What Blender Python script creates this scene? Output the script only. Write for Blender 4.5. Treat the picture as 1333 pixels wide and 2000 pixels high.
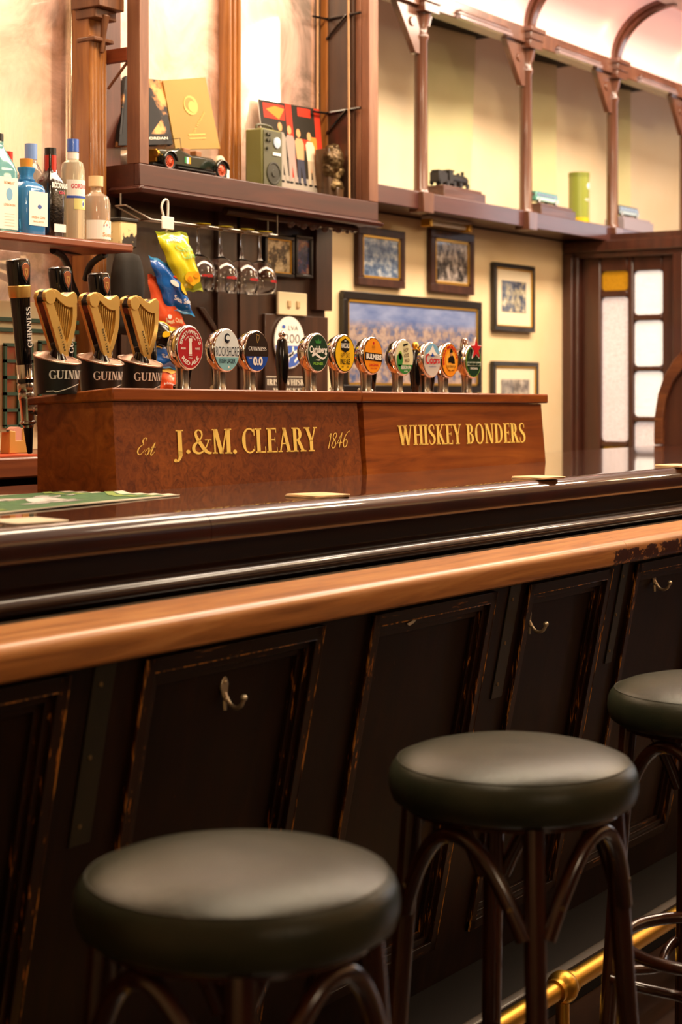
import bpy, bmesh, math, random
from mathutils import Vector, Matrix
random.seed(7)
for o in list(bpy.data.objects): bpy.data.objects.remove(o)
scn = bpy.context.scene
COL = scn.collection
PI = math.pi
# ---------------------------------------------------------------- camera
F = 3300.; HZ = 765.; CX = 667.; EYE = 1.36
TH = math.atan((2960-667)/F); CT = math.cos(TH); ST = math.sin(TH)
cam = bpy.data.cameras.new('camera'); camo = bpy.data.objects.new('camera', cam); COL.objects.link(camo)
cam.sensor_fit = 'VERTICAL'; cam.sensor_height = 36.; cam.sensor_width = 24.; cam.lens = F/2000.*36.
cam.shift_y = (HZ-1000.)/2000.
camo.location = (0, 0, EYE); camo.rotation_euler = (PI/2, 0, TH-PI/2)
cam.clip_start = .05; cam.clip_end = 100
cam.dof.use_dof = True; cam.dof.focus_distance = 3.75; cam.dof.aperture_fstop = 4.5
scn.camera = camo
scn.view_settings.view_transform = 'Standard'; scn.view_settings.look = 'None'
scn.view_settings.exposure = 0.0; scn.view_settings.gamma = 1.0; scn.view_settings.use_curve_mapping = False
# ---------------------------------------------------------------- world and lights (X runs along the bar, Y away from the customers)
w = bpy.data.worlds.new('world'); scn.world = w; w.use_nodes = True
w.node_tree.nodes['Background'].inputs[0].default_value = (1.0, .72, .45, 1); w.node_tree.nodes['Background'].inputs[1].default_value = .05
def lamp(name, kind, loc, power, col, size=.2, rot=None, spot=None, sy=None):
    l = bpy.data.lights.new(name, kind); l.energy = power; l.color = col
    if kind == 'AREA':
        l.size = size
        if sy: l.shape = 'RECTANGLE'; l.size_y = sy
    else: l.shadow_soft_size = size
    if spot: l.spot_size = spot; l.spot_blend = .6
    o = bpy.data.objects.new(name, l); o.location = loc
    if rot: o.rotation_euler = rot
    COL.objects.link(o); return o
WARM = (1., .81, .57); WARM2 = (1., .76, .50); DAY = (.82, .9, 1.)
lamp('ceiling_light_service', 'AREA', (3.6, 2.1, 3.38), 95, WARM, 2.6, (math.radians(14), 0, 0), sy=.5)
lamp('ceiling_light_gallery', 'AREA', (6.2, 2.0, 3.38), 112, (1., .82, .64), 3.0, (math.radians(25), 0, 0), sy=.5)
lamp('front_wall_fill', 'AREA', (7.5, -1.2, 3.3), 75, WARM, 7.0, (math.radians(-50), 0, 0), sy=.4)  # added, unseen: brightens the front wall that the mirrors reflect
lamp('ceiling_light_front', 'AREA', (2.3, -.3, 3.38), 8, WARM2, .7)
lamp('ceiling_light_customers', 'AREA', (5.2, .6, 3.3), 45, WARM, .9)
lamp('front_fill', 'AREA', (.6, -2.2, 2.3), 14, WARM2, .8, (math.radians(68), 0, math.radians(-32)), sy=.5)  # added fill behind the camera for the stools, no fixture
lamp('window_daylight', 'AREA', (11.2, .9, 2.0), 35, DAY, 1.8, (0, PI/2, 0), sy=1.6)
PENDANTS = [(7.15, 1.0, 3.12, .2, 32), (1.7, 1.3, 2.5, .10, 22), (4.6, 1.2, 2.55, .10, 18), (9.2, .2, 3.1, .16, 25)]
# ---------------------------------------------------------------- projecting photo measurements onto real planes
def P(px, py, n=None, z=None, s=None):
    q = (px-CX)/F; v = (HZ-py)/F; ds = CT+ST*q; dn = ST-CT*q
    t = n/dn if n is not None else (s/ds if s is not None else (z-EYE)/v)
    return Vector((t*ds, t*dn, EYE+t*v))
def lc(r, g, b):
    f = lambda c: (c/255/12.92) if c <= 10 else ((c/255+.055)/1.055)**2.4
    return (f(r), f(g), f(b), 1)
# ---------------------------------------------------------------- materials
def newmat(name):
    m = bpy.data.materials.new(name); m.use_nodes = True
    return m, m.node_tree.nodes, m.node_tree.links, m.node_tree.nodes['Principled BSDF']
def coords(N, L, stretch=(1, 1, 1), rot=(0, 0, 0)):
    tc = N.new('ShaderNodeTexCoord'); mp = N.new('ShaderNodeMapping'); mp.inputs['Scale'].default_value = stretch; mp.inputs['Rotation'].default_value = rot
    L.new(tc.outputs['Object'], mp.inputs['Vector']); return mp.outputs[0]
def noise(N, L, vec, scale, detail=4, rough=.55, dist=0):
    n = N.new('ShaderNodeTexNoise'); n.inputs['Scale'].default_value = scale; n.inputs['Detail'].default_value = detail
    n.inputs['Roughness'].default_value = rough; n.inputs['Distortion'].default_value = dist; L.new(vec, n.inputs['Vector']); return n.outputs['Fac']
def ramp(N, L, fac, stops, interp='LINEAR'):
    r = N.new('ShaderNodeValToRGB'); r.color_ramp.interpolation = interp; e = r.color_ramp.elements
    while len(e) < len(stops): e.new(.5)
    for i, (p, c) in enumerate(stops): e[i].position = p; e[i].color = c if len(c) == 4 else (*c, 1)
    L.new(fac, r.inputs[0]); return r.outputs[0]
def mix(N, L, fac, a, b):
    m = N.new('ShaderNodeMix'); m.data_type = 'RGBA'
    if hasattr(fac, 'links'): L.new(fac, m.inputs[0])
    else: m.inputs[0].default_value = fac
    for i, x in ((6, a), (7, b)):
        if hasattr(x, 'links'): L.new(x, m.inputs[i])
        else: m.inputs[i].default_value = x
    return m.outputs[2]
def addbump(N, L, b, fac, strength, dist=.002):
    bp = N.new('ShaderNodeBump'); bp.inputs['Strength'].default_value = strength; bp.inputs['Distance'].default_value = dist
    L.new(fac, bp.inputs['Height']); L.new(bp.outputs[0], b.inputs['Normal'])
def M(name, col, rough=.5, metal=0, coat=0, spec=.5, trans=0, ior=1.45, emis=None, es=0, col2=None, scale=6, stretch=(1, 1, 1), bump=0, bscale=60, bdist=.002, alpha=1, detail=4, lo=.35, hi=.65, coatr=.08, sss=0):
    m, N, L, b = newmat(name)
    b.inputs['Base Color'].default_value = lc(*col); b.inputs['Roughness'].default_value = rough; b.inputs['Metallic'].default_value = metal
    b.inputs['Coat Weight'].default_value = coat; b.inputs['Coat Roughness'].default_value = coatr; b.inputs['Specular IOR Level'].default_value = spec
    b.inputs['Transmission Weight'].default_value = trans; b.inputs['IOR'].default_value = ior; b.inputs['Alpha'].default_value = alpha
    if emis: b.inputs['Emission Color'].default_value = lc(*emis); b.inputs['Emission Strength'].default_value = es
    if col2 or bump: v = coords(N, L, stretch)
    if col2:
        L.new(ramp(N, L, noise(N, L, v, scale, detail), [(lo, lc(*col)), (hi, lc(*col2))]), b.inputs['Base Color'])
    if bump: addbump(N, L, b, noise(N, L, v, bscale, 3), bump, bdist)
    return m
def wood(name, dark, mid, light, rough=.35, coat=.3, axis='x', scale=1., bump=.15, coatr=.1, worn=None, wornlo=.66, spec=.5, grime=0):
    m, N, L, b = newmat(name)
    st = {'x': (1.2, 14, 14), 'y': (14, 1.2, 14), 'z': (14, 14, 1.2)}[axis]
    v = coords(N, L, tuple(k*scale for k in st)); v2 = coords(N, L, (1, 1, 1))
    a = noise(N, L, v, 2.2, 6, .62, 1.2)
    c = ramp(N, L, a, [(.25, lc(*dark)), (.5, lc(*mid)), (.78, lc(*light))])
    bl = noise(N, L, v2, 3.2, 3)
    c = mix(N, L, ramp(N, L, bl, [(.35, (0, 0, 0)), (.75, (.55, .55, .55))]), c, lc(*dark))
    if worn:
        vw = coords(N, L, {'x': (5, 60, 60), 'y': (60, 5, 60), 'z': (60, 60, 5)}[axis])
        wf = ramp(N, L, noise(N, L, vw, 1.5, 5, .7), [(wornlo, (0, 0, 0)), (wornlo+.05, (1, 1, 1))])
        c = mix(N, L, wf, c, lc(*worn))
    L.new(c, b.inputs['Base Color'])
    b.inputs['Roughness'].default_value = rough; b.inputs['Coat Weight'].default_value = coat; b.inputs['Coat Roughness'].default_value = coatr; b.inputs['Specular IOR Level'].default_value = spec
    if bump: addbump(N, L, b, a, bump, .001)
    return m
def photo_mat(name, stops, scale=20, stretch=(1, 1, 1), rough=.25, split=None):
    """a printed picture: blotches; split = (z_mid, top stops) for a sky over a townscape"""
    m, N, L, b = newmat(name); v = coords(N, L, stretch)
    f = noise(N, L, v, scale, 6, .7)
    c = ramp(N, L, f, [(p, lc(*cc)) for p, cc in stops])
    if split:
        z0, z1, top = split
        tc = N.new('ShaderNodeTexCoord'); sx = N.new('ShaderNodeSeparateXYZ'); L.new(tc.outputs['Object'], sx.inputs[0])
        mr = N.new('ShaderNodeMapRange'); mr.inputs[1].default_value = z0; mr.inputs[2].default_value = z1; L.new(sx.outputs[2], mr.inputs[0])
        f2 = noise(N, L, coords(N, L, (1, 1, 3)), 4, 4)
        c2 = ramp(N, L, f2, [(p, lc(*cc)) for p, cc in top])
        c = mix(N, L, mr.outputs[0], c, c2)
    L.new(c, b.inputs['Base Color']); b.inputs['Roughness'].default_value = rough; b.inputs['Coat Weight'].default_value = .6; b.inputs['Coat Roughness'].default_value = .03
    return m
# ---------------------------------------------------------------- mesh building
class MB:
    def __init__(s): s.v = []; s.f = []; s.m = []
    def add(s, vs, fs, mat=None, mats=None):
        o = len(s.v); s.v += [Vector(p) for p in vs]
        for k, f in enumerate(fs): s.f.append([i+o for i in f]); s.m.append(mats[k] if mats else mat)
        return s
    def box(s, x0, x1, y0, y1, z0, z1, mat=None):
        v = [(x, y, z) for x in (x0, x1) for y in (y0, y1) for z in (z0, z1)]
        return s.add(v, [(0, 1, 3, 2), (4, 6, 7, 5), (0, 4, 5, 1), (2, 3, 7, 6), (0, 2, 6, 4), (1, 5, 7, 3)], mat)
    def prism(s, poly, axis, t0, t1, mat=None, capmat=None):
        n = len(poly)
        def pt(a, b, t): return {'x': (t, a, b), 'y': (a, t, b), 'z': (a, b, t)}[axis]
        v = [pt(a, b, t0) for a, b in poly]+[pt(a, b, t1) for a, b in poly]
        s.add(v, [(i, (i+1) % n, n+(i+1) % n, n+i) for i in range(n)]+[tuple(range(n-1, -1, -1)), tuple(range(n, 2*n))], mat)
        return s
    def ring(s, outer, inner, y0, y1, mat=None):
        """plate with a hole, outlines in the x-z plane with equal point counts"""
        n = len(outer)
        v = [(a, y0, b) for a, b in outer]+[(a, y0, b) for a, b in inner]+[(a, y1, b) for a, b in outer]+[(a, y1, b) for a, b in inner]
        fs = []
        for i in range(n):
            j = (i+1) % n
            fs += [(i, j, n+j, n+i), (2*n+i, 3*n+i, 3*n+j, 2*n+j), (i, 2*n+i, 2*n+j, j), (n+i, n+j, 3*n+j, 3*n+i)]
        return s.add(v, fs, mat)
    def tube(s, pts, r, seg=10, closed=False, mat=None, flat=None):
        pts = [Vector(p) for p in pts]; n = len(pts)
        rs = r if isinstance(r, (list, tuple)) else [r]*n
        vs = []; prev = None
        for i, p in enumerate(pts):
            a = pts[(i-1) % n] if (closed or i > 0) else p; b = pts[(i+1) % n] if (closed or i < n-1) else p
            t = (b-a).normalized()
            if prev is None:
                up = Vector((0, 0, 1)) if abs(t.z) < .9 else Vector((1, 0, 0)); u = t.cross(up).normalized()
            else:
                u = (prev-t*prev.dot(t)).normalized()
            prev = u; w_ = t.cross(u)
            for k in range(seg):
                an = 2*PI*k/seg; vs.append(p+(u*math.cos(an)+w_*math.sin(an))*rs[i])
        fs = []
        m = n if closed else n-1
        for i in range(m):
            for k in range(seg):
                a = i*seg+k; b = i*seg+(k+1) % seg; c = ((i+1) % n)*seg+(k+1) % seg; d = ((i+1) % n)*seg+k
                fs.append((a, b, c, d))
        if not closed: fs += [tuple(range(seg-1, -1, -1)), tuple(range((n-1)*seg, n*seg))]
        return s.add(vs, fs, mat)
    def lathe(s, prof, c=(0, 0, 0), seg=24, axis='z', sx=1, sy=1, mat=None, sq=0, rot=0):
        """prof = [(r,h)]; sq>0 squares the section"""
        vs = []; c = Vector(c)
        for r, h in prof:
            for k in range(seg):
                a = 2*PI*(k+.5*(sq > 0))/seg+rot; ca, sa = math.cos(a), math.sin(a)
                if sq:
                    e = 1/(abs(ca)**sq+abs(sa)**sq)**(1/sq); ca *= e; sa *= e
                x, y = r*ca*sx, r*sa*sy
                vs.append(c+Vector({'z': (x, y, h), 'y': (x, h, y), 'x': (h, x, y)}[axis]))
        fs = []
        for i in range(len(prof)-1):
            for k in range(seg):
                fs.append((i*seg+k, i*seg+(k+1) % seg, (i+1)*seg+(k+1) % seg, (i+1)*seg+k))
        if prof[0][0] > 1e-6: fs.append(tuple(range(seg-1, -1, -1)))
        if prof[-1][0] > 1e-6: fs.append(tuple(range((len(prof)-1)*seg, len(prof)*seg)))
        return s.add(vs, fs, mat)
    def ball(s, c, r, seg=16, mat=None, sc=(1, 1, 1)):
        n = seg//2; c = Vector(c); vs = [c+Vector((0, 0, r*sc[2]))]
        for i in range(1, n):
            for k in range(seg):
                ph = PI*i/n; a = 2*PI*k/seg; vs.append(c+Vector((r*sc[0]*math.sin(ph)*math.cos(a), r*sc[1]*math.sin(ph)*math.sin(a), r*sc[2]*math.cos(ph))))
        vs.append(c-Vector((0, 0, r*sc[2]))); e = len(vs)-1; fs = []
        for k in range(seg):
            fs.append((0, 1+k, 1+(k+1) % seg)); fs.append((e, 1+(n-2)*seg+(k+1) % seg, 1+(n-2)*seg+k))
            for i in range(n-2):
                a = 1+i*seg
                fs.append((a+k, a+seg+k, a+seg+(k+1) % seg, a+(k+1) % seg))
        return s.add(vs, fs, mat)
    def tf(s, fn, start=0):
        for i in range(start, len(s.v)): s.v[i] = Vector(fn(s.v[i]))
        return s
ROOTLOC = {}
def obj(name, mb, mat, parent=None, bev=0, world=True, smooth=40, recalc=True, kind=None):
    me = bpy.data.meshes.new(name)
    off = ROOTLOC.get(parent.name, Vector((0, 0, 0))) if (parent is not None and world) else Vector((0, 0, 0))
    me.from_pydata([tuple(v-off) for v in mb.v], [], mb.f)
    mats = []
    for i, mm in enumerate(mb.m):
        mm = mm or mat
        if mm not in mats: mats.append(mm); me.materials.append(mm)
        me.polygons[i].material_index = mats.index(mm)
    me.validate()
    if recalc:
        bm = bmesh.new(); bm.from_mesh(me); bmesh.ops.recalc_face_normals(bm, faces=bm.faces); bm.to_mesh(me); bm.free()
    me.polygons.foreach_set('use_smooth', [True]*len(me.polygons)); me.set_sharp_from_angle(angle=math.radians(smooth))
    o = bpy.data.objects.new(name, me); COL.objects.link(o)
    if parent is not None: o.parent = parent; ROOTLOC[o.name] = off
    if bev:
        b = o.modifiers.new('bevel', 'BEVEL'); b.width = bev; b.segments = 2; b.limit_method = 'ANGLE'; b.angle_limit = math.radians(40)
    if kind: o['kind'] = kind
    return o
def tag(o, label, cat, group=None, kind=None):
    o['label'] = label; o['category'] = cat
    if group: o['group'] = group
    if kind: o['kind'] = kind
    return o
def thing(name, label, cat, loc=(0, 0, 0), group=None, rotz=0):
    o = bpy.data.objects.new(name, None); COL.objects.link(o); o.location = loc; o.rotation_euler = (0, 0, rotz); o.empty_display_size = .05
    ROOTLOC[o.name] = Vector(loc); return tag(o, label, cat, group)
def struct(name, mb, mat, bev=0, parent=None):
    return obj(name, mb, mat, parent, bev, kind='structure')
def copy_tree(o, parent=None):
    c = o.copy(); COL.objects.link(c); c.parent = parent
    for ch in list(o.children): copy_tree(ch, c)
    return c
# ---------------------------------------------------------------- lettering
TCACHE = {}
def sans(txt, bold=.02):
    k = (txt, bold)
    if k in TCACHE: return TCACHE[k]
    cu = bpy.data.curves.new('t', 'FONT'); cu.body = txt; cu.offset = bold; cu.resolution_u = 3; cu.size = 1
    o = bpy.data.objects.new('t', cu); COL.objects.link(o); dg = bpy.context.evaluated_depsgraph_get(); dg.update()
    me = bpy.data.meshes.new_from_object(o.evaluated_get(dg)); vs = [(v.co.x, v.co.y) for v in me.vertices]; fs = [tuple(p.vertices) for p in me.polygons]
    bpy.data.objects.remove(o); bpy.data.curves.remove(cu); bpy.data.meshes.remove(me)
    TCACHE[k] = (vs, fs); return TCACHE[k]
TK, TN, SF = .165, .068, .055
def cat(pts, n=8):
    out = []; L_ = len(pts)
    for i in range(L_-1):
        p0 = pts[max(i-1, 0)]; p1 = pts[i]; p2 = pts[i+1]; p3 = pts[min(i+2, L_-1)]
        for k in range(n):
            t = k/n
            out.append(tuple(.5*((2*b)+(c-a)*t+(2*a-5*b+4*c-d)*t*t+(-a+3*b-3*c+d)*t**3) for a, b, c, d in zip(p0, p1, p2, p3)))
    out.append(tuple(pts[-1])); return out
def glyph(strokes):
    V = []; Fc = []
    def quadstrip(L1, L2):
        o = len(V); n = len(L1); V.extend(L1); V.extend(L2)
        for i in range(n-1): Fc.append((o+i, o+i+1, o+n+i+1, o+n+i))
    def rect(x0, x1, y0, y1): quadstrip([(x0, y0), (x0, y1)], [(x1, y0), (x1, y1)])
    for st in strokes:
        k = st[0]
        if k == 'v':
            _, x, y0, y1, w_, fl = st; rect(x-w_/2, x+w_/2, y0, y1)
            if 'b' in fl: rect(x-w_/2-.07, x+w_/2+.07, y0, y0+SF)
            if 't' in fl: rect(x-w_/2-.07, x+w_/2+.07, y1-SF, y1)
        elif k == 'd':
            _, x0, y0, x1, y1, w_, fl = st; quadstrip([(x0-w_/2, y0), (x1-w_/2, y1)], [(x0+w_/2, y0), (x1+w_/2, y1)])
            if 'b' in fl: rect(x0-w_/2-.07, x0+w_/2+.07, y0, y0+SF)
            if 't' in fl: rect(x1-w_/2-.07, x1+w_/2+.07, y1-SF, y1)
        elif k == 'h': rect(st[1], st[2], st[3]-st[4]/2, st[3]+st[4]/2)
        elif k == 'a':
            _, cx, cy, rx, ry, a0, a1 = st[:7]; tk = st[7] if len(st) > 7 else TK
            A = []; B = []
            for i in range(25):
                a = math.radians(a0+(a1-a0)*i/24); wd = (TN+(tk-TN)*math.cos(a)**2)
                A.append((cx+(rx+wd*.0)*math.cos(a), cy+ry*math.sin(a))); B.append((cx+(rx-wd)*math.cos(a), cy+(ry-TN-.3*(wd-TN))*math.sin(a)))
            quadstrip(A, B)
        elif k == 'p':
            pts = cat(st[1]); A = []; B = []
            for i, p in enumerate(pts):
                q = pts[min(i+1, len(pts)-1)]; r = pts[max(i-1, 0)]; dx, dy = q[0]-r[0], q[1]-r[1]; l = math.hypot(dx, dy) or 1; w_ = p[2]/2
                A.append((p[0]-dy/l*w_, p[1]+dx/l*w_)); B.append((p[0]+dy/l*w_, p[1]-dx/l*w_))
            quadstrip(A, B)
        elif k == 'o':
            _, cx, cy, r = st; o = len(V)
            for i in range(14): V.append((cx+r*math.cos(2*PI*i/14), cy+r*math.sin(2*PI*i/14)))
            Fc.append(tuple(range(o, o+14)))
    return V, Fc
G = {
 'A': (.70, [('d', .12, 0, .35, 1, TN, 'b'), ('d', .56, 0, .33, 1, TK, 'b'), ('h', .2, .5, .35, .05)]),
 'B': (.62, [('v', .17, 0, 1, TK, 'bt'), ('a', .27, .755, .24, .245, -90, 90), ('a', .27, .27, .29, .27, -90, 90), ('h', .17, .27, .97, .06), ('h', .17, .28, .525, .05), ('h', .17, .28, .03, .06)]),
 'C': (.66, [('a', .40, .5, .35, .52, 48, 312), ('v', .63, .70, .98, .045, ''), ('v', .63, .08, .28, .03, '')]),
 'D': (.70, [('v', .17, 0, 1, TK, 'bt'), ('a', .25, .5, .4, .5, -90, 90), ('h', .17, .26, .97, .06), ('h', .17, .26, .03, .06)]),
 'E': (.56, [('v', .17, 0, 1, TK, 'bt'), ('h', .17, .5, .97, .06), ('h', .17, .43, .52, .05), ('h', .17, .53, .03, .06), ('v', .49, .8, 1, .03, ''), ('v', .52, 0, .22, .03, ''), ('v', .43, .42, .62, .03, '')]),
 'G': (.74, [('a', .41, .5, .36, .52, 48, 325), ('v', .63, .72, .98, .04, ''), ('v', .62, .03, .42, .13, 't')]),
 'H': (.72, [('v', .17, 0, 1, TK, 'bt'), ('v', .56, 0, 1, TK, 'bt'), ('h', .17, .56, .51, .055)]),
 'I': (.34, [('v', .17, 0, 1, TK, 'bt')]),
 'J': (.42, [('v', .22, -.1, 1, TK, 't'), ('p', [(.222, .1, .15), (.21, -.12, .14), (.13, -.3, .08), (.02, -.34, .06)]), ('o', .02, -.3, .075)]),
 'K': (.68, [('v', .17, 0, 1, TK, 'bt'), ('d', .2, .42, .52, 1, TN, 't'), ('d', .56, 0, .28, .56, TK, 'b')]),
 'L': (.54, [('v', .17, 0, 1, TK, 'bt'), ('h', .17, .5, .03, .06), ('v', .49, 0, .25, .035, '')]),
 'M': (.86, [('v', .13, 0, 1, TN, 'b'), ('h', .03, .2, .975, .05), ('d', .4, 0, .18, 1, TK, ''), ('d', .42, 0, .66, 1, TN, ''), ('v', .71, 0, 1, TK, 'bt')]),
 'N': (.74, [('v', .14, 0, 1, TN, 'bt'), ('d', .56, 0, .18, 1, TK, ''), ('v', .60, 0, 1, TN, 't')]),
 'O': (.74, [('a', .37, .5, .33, .52, 0, 360)]),
 'R': (.68, [('v', .17, 0, 1, TK, 'bt'), ('a', .27, .73, .25, .27, -90, 90), ('h', .17, .27, .97, .06), ('h', .17, .3, .485, .05), ('d', .58, 0, .34, .48, TK, 'b')]),
 'S': (.54, [('p', [(.43, .76, .04), (.40, .93, .05), (.26, .975, .06), (.12, .88, .11), (.11, .72, .14), (.26, .54, .16), (.42, .38, .15), (.43, .17, .12), (.29, .03, .06), (.13, .06, .05), (.08, .27, .04)])]),
 'U': (.72, [('v', .16, .28, 1, TK, 't'), ('v', .58, .3, 1, TN, 't'), ('p', [(.16, .35, .15), (.17, .16, .13), (.3, .04, .09), (.46, .07, .07), (.56, .2, .06), (.58, .35, .06)])]),
 'W': (1.0, [('d', .3, 0, .12, 1, TK, 't'), ('d', .3, 0, .5, 1, TN, ''), ('d', .66, 0, .46, 1, TK, 't'), ('d', .68, 0, .88, 1, TN, 't')]),
 'Y': (.64, [('v', .33, 0, .5, TK, 'b'), ('d', .33, .42, .12, 1, TK, 't'), ('d', .36, .42, .55, 1, TN, 't')]),
 '.': (.26, [('o', .12, .08, .085)]),
 ' ': (.24, []),
 '&': (.84, [('p', [(.72, .56, .05), (.62, .3, .05), (.45, .08, .06), (.26, .02, .09), (.10, .13, .13), (.12, .34, .12), (.32, .54, .06), (.44, .72, .06), (.42, .9, .07), (.30, .975, .05), (.20, .88, .09), (.22, .70, .12), (.36, .44, .15), (.56, .14, .15), (.74, .03, .10), (.82, .06, .05)]), ('h', .56, .84, .57, .045)]),
 # script set
 'e': (.62, [('p', [(.50, .86, .03), (.50, .97, .05), (.36, 1.0, .04), (.26, .82, .08), (.36, .62, .05), (.30, .58, .03), (.12, .44, .06), (.04, .22, .09), (.12, .04, .06), (.28, .02, .04), (.44, .18, .03), (.52, .3, .03)])]),
 's': (.30, [('p', [(-.06, .18, .03), (.16, .42, .04), (.20, .3, .08), (.20, .12, .08), (.10, .0, .05), (-.02, .06, .04)])]),
 't': (.34, [('p', [(-.04, .2, .03), (.16, .62, .04), (.24, .72, .05), (.12, .3, .08), (.08, .08, .08), (.16, .0, .05), (.32, .2, .03)]), ('h', .04, .34, .47, .035)]),
 '1': (.32, [('p', [(.08, .8, .03), (.24, .98, .05), (.2, .6, .07), (.1, 0, .07)])]),
 '8': (.50, [('p', [(.28, .54, .05), (.14, .68, .06), (.18, .92, .06), (.34, .98, .04), (.42, .84, .06), (.32, .62, .05), (.14, .4, .06), (.04, .18, .07), (.16, .0, .04), (.32, .08, .07), (.38, .3, .06), (.28, .54, .05)])]),
 '4': (.50, [('p', [(.40, .98, .05), (.02, .32, .04), (.02, .3, .05), (.46, .32, .045)]), ('p', [(.40, .98, .05), (.3, .5, .07), (.22, 0, .07)])]),
 '6': (.50, [('p', [(.56, 1.02, .05), (.36, .92, .04), (.14, .6, .07), (.06, .24, .08), (.16, .0, .05), (.34, .1, .07), (.38, .36, .07), (.26, .5, .04), (.12, .36, .03)])]),
}
def serif(txt, slant=0, lead=1.0):
    V = []; Fc = []; x = 0
    for ch in txt:
        adv, st = G[ch]; v, f = glyph(st); o = len(V)
        V += [(a+x+slant*b, b) for a, b in v]; Fc += [tuple(i+o for i in q) for q in f]; x += adv*lead
    return V, Fc
def put(mb, tm, fit, fn, mat, arc=None):
    """fit=(x0,x1,y0,y1) target box of the glyph body; fn maps (x,y) to 3-D"""
    vs, fs = tm; xs = [p[0] for p in vs]; ys = [p[1] for p in vs]; xa, xb, ya, yb = min(xs), max(xs), min(ys), max(ys)
    x0, x1, y0, y1 = fit
    mb.add([fn(x0+(x-xa)/(xb-xa)*(x1-x0), y0+(y-ya)/(yb-ya)*(y1-y0)) for x, y in vs], fs, mat)
# ================================================================ MATERIAL LIBRARY
mahog = wood('dark mahogany', (30, 9, 4), (48, 17, 7), (72, 29, 11), .35, 1, 'x', .8, .02, .04, spec=.15)
mould = wood('black brown moulding', (22, 9, 5), (34, 15, 7), (50, 24, 11), .4, .7, 'x', .8, .05, .1, spec=.15)
signw = wood('reddish sapele', (98, 42, 9), (144, 72, 20), (178, 100, 34), .35, .25, 'x', .8, .05, .15, spec=.25)
signburl = None
def burl():
    m, N, L, b = newmat('mottled sapele veneer')
    v = coords(N, L, (1, 1, 1)); a = noise(N, L, v, 38, 7, .72, 1.5); c = ramp(N, L, a, [(.33, lc(84, 36, 7)), (.5, lc(130, 65, 18)), (.72, lc(160, 86, 28))])
    d = noise(N, L, v, 5, 4); c = mix(N, L, ramp(N, L, d, [(.4, (0, 0, 0)), (.7, (.6, .6, .6))]), c, lc(82, 30, 8))
    L.new(c, b.inputs['Base Color']); b.inputs['Roughness'].default_value = .4; b.inputs['Specular IOR Level'].default_value = .25; b.inputs['Coat Weight'].default_value = .2; b.inputs['Coat Roughness'].default_value = .15
    return m
signburl = burl()
def railmat():
    m, N, L, b = newmat('worn golden rail wood')
    v = coords(N, L, (1.0, 16, 16)); a = noise(N, L, v, 2.4, 6, .6, 1.4); c = ramp(N, L, a, [(.25, lc(128, 76, 32)), (.5, lc(176, 114, 56)), (.78, lc(204, 146, 84))])
    v2 = coords(N, L, (.7, 1, 1)); p = noise(N, L, v2, 26, 6, .75)
    tc = N.new('ShaderNodeTexCoord'); sx = N.new('ShaderNodeSeparateXYZ'); L.new(tc.outputs['Object'], sx.inputs[0])
    mr = N.new('ShaderNodeMapRange'); mr.inputs[1].default_value = .30; mr.inputs[2].default_value = .52; mr.inputs[3].default_value = -.16; mr.inputs[4].default_value = .09; L.new(sx.outputs[0], mr.inputs[0])
    mz = N.new('ShaderNodeMapRange'); mz.inputs[1].default_value = 1.012; mz.inputs[2].default_value = 1.0; mz.inputs[3].default_value = -.3; mz.inputs[4].default_value = 0; L.new(sx.outputs[2], mz.inputs[0])
    ad = N.new('ShaderNodeMath'); L.new(p, ad.inputs[0]); L.new(mr.outputs[0], ad.inputs[1]); ad2 = N.new('ShaderNodeMath'); L.new(ad.outputs[0], ad2.inputs[0]); L.new(mz.outputs[0], ad2.inputs[1])
    c = mix(N, L, ramp(N, L, ad2.outputs[0], [(.545, (0, 0, 0)), (.57, (1, 1, 1))]), c, lc(58, 22, 12))
    L.new(c, b.inputs['Base Color']); b.inputs['Roughness'].default_value = .36; b.inputs['Coat Weight'].default_value = .25; b.inputs['Coat Roughness'].default_value = .2
    addbump(N, L, b, a, .08, .001); return m
railm = railmat()
paneld = wood('dark stained bar front', (17, 8, 3), (31, 15, 5), (48, 25, 9), .42, .06, 'z', .6, .15, .25, worn=(118, 62, 20), wornlo=.70, spec=.18)
panelm = wood('worn dark bar moulding', (24, 12, 4), (40, 20, 7), (58, 30, 11), .36, .15, 'z', .8, .15, .2, worn=(184, 114, 40), wornlo=.6, spec=.25)
wornm = wood('rubbed moulding edge', (30, 15, 6), (60, 32, 12), (96, 54, 20), .4, .1, 'z', .8, .1, worn=(206, 140, 58), wornlo=.5, spec=.3)
panelh = wood('worn dark bar rail', (20, 10, 4), (34, 17, 7), (50, 26, 11), .4, .1, 'x', .8, .15, .2, worn=(150, 96, 46), wornlo=.62, spec=.25)
straps = M('green black painted strap', (32, 33, 22), .4, col2=(44, 40, 26), scale=9)
gold = M('gilt lettering', (255, 214, 108), .45, spec=.4)
chrome = M('chrome', (225, 222, 218), .07, 1)
chrome_dull = M('brushed steel', (190, 186, 178), .25, 1)
steelw = M('pale wire', (196, 190, 176), .3, .8)
brass = M('polished brass', (226, 176, 72), .36, 1, bump=.1, bscale=30)
harpgold = M('satin gold', (216, 180, 104), .4, .85, spec=.5)
black = M('gloss black plastic', (9, 9, 11), .12, coat=.5)
blackm = M('matt black drum', (20, 20, 20), .38)
white = M('white print', (240, 238, 230), .5)
offwhite = M('cream print', (222, 212, 190), .5)
copper = M('copper shield', (176, 112, 82), .3, .9)
cream = M('warm cream wall', (242, 218, 176), .75, col2=(236, 208, 160), scale=2.5, bump=.1, bscale=18)
cream2 = M('pale cream panel', (248, 230, 196), .7, col2=(242, 220, 180), scale=2)
greenp = M('olive tinted panel', (230, 220, 170), .6, col2=(212, 206, 148), scale=1.6)
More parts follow.
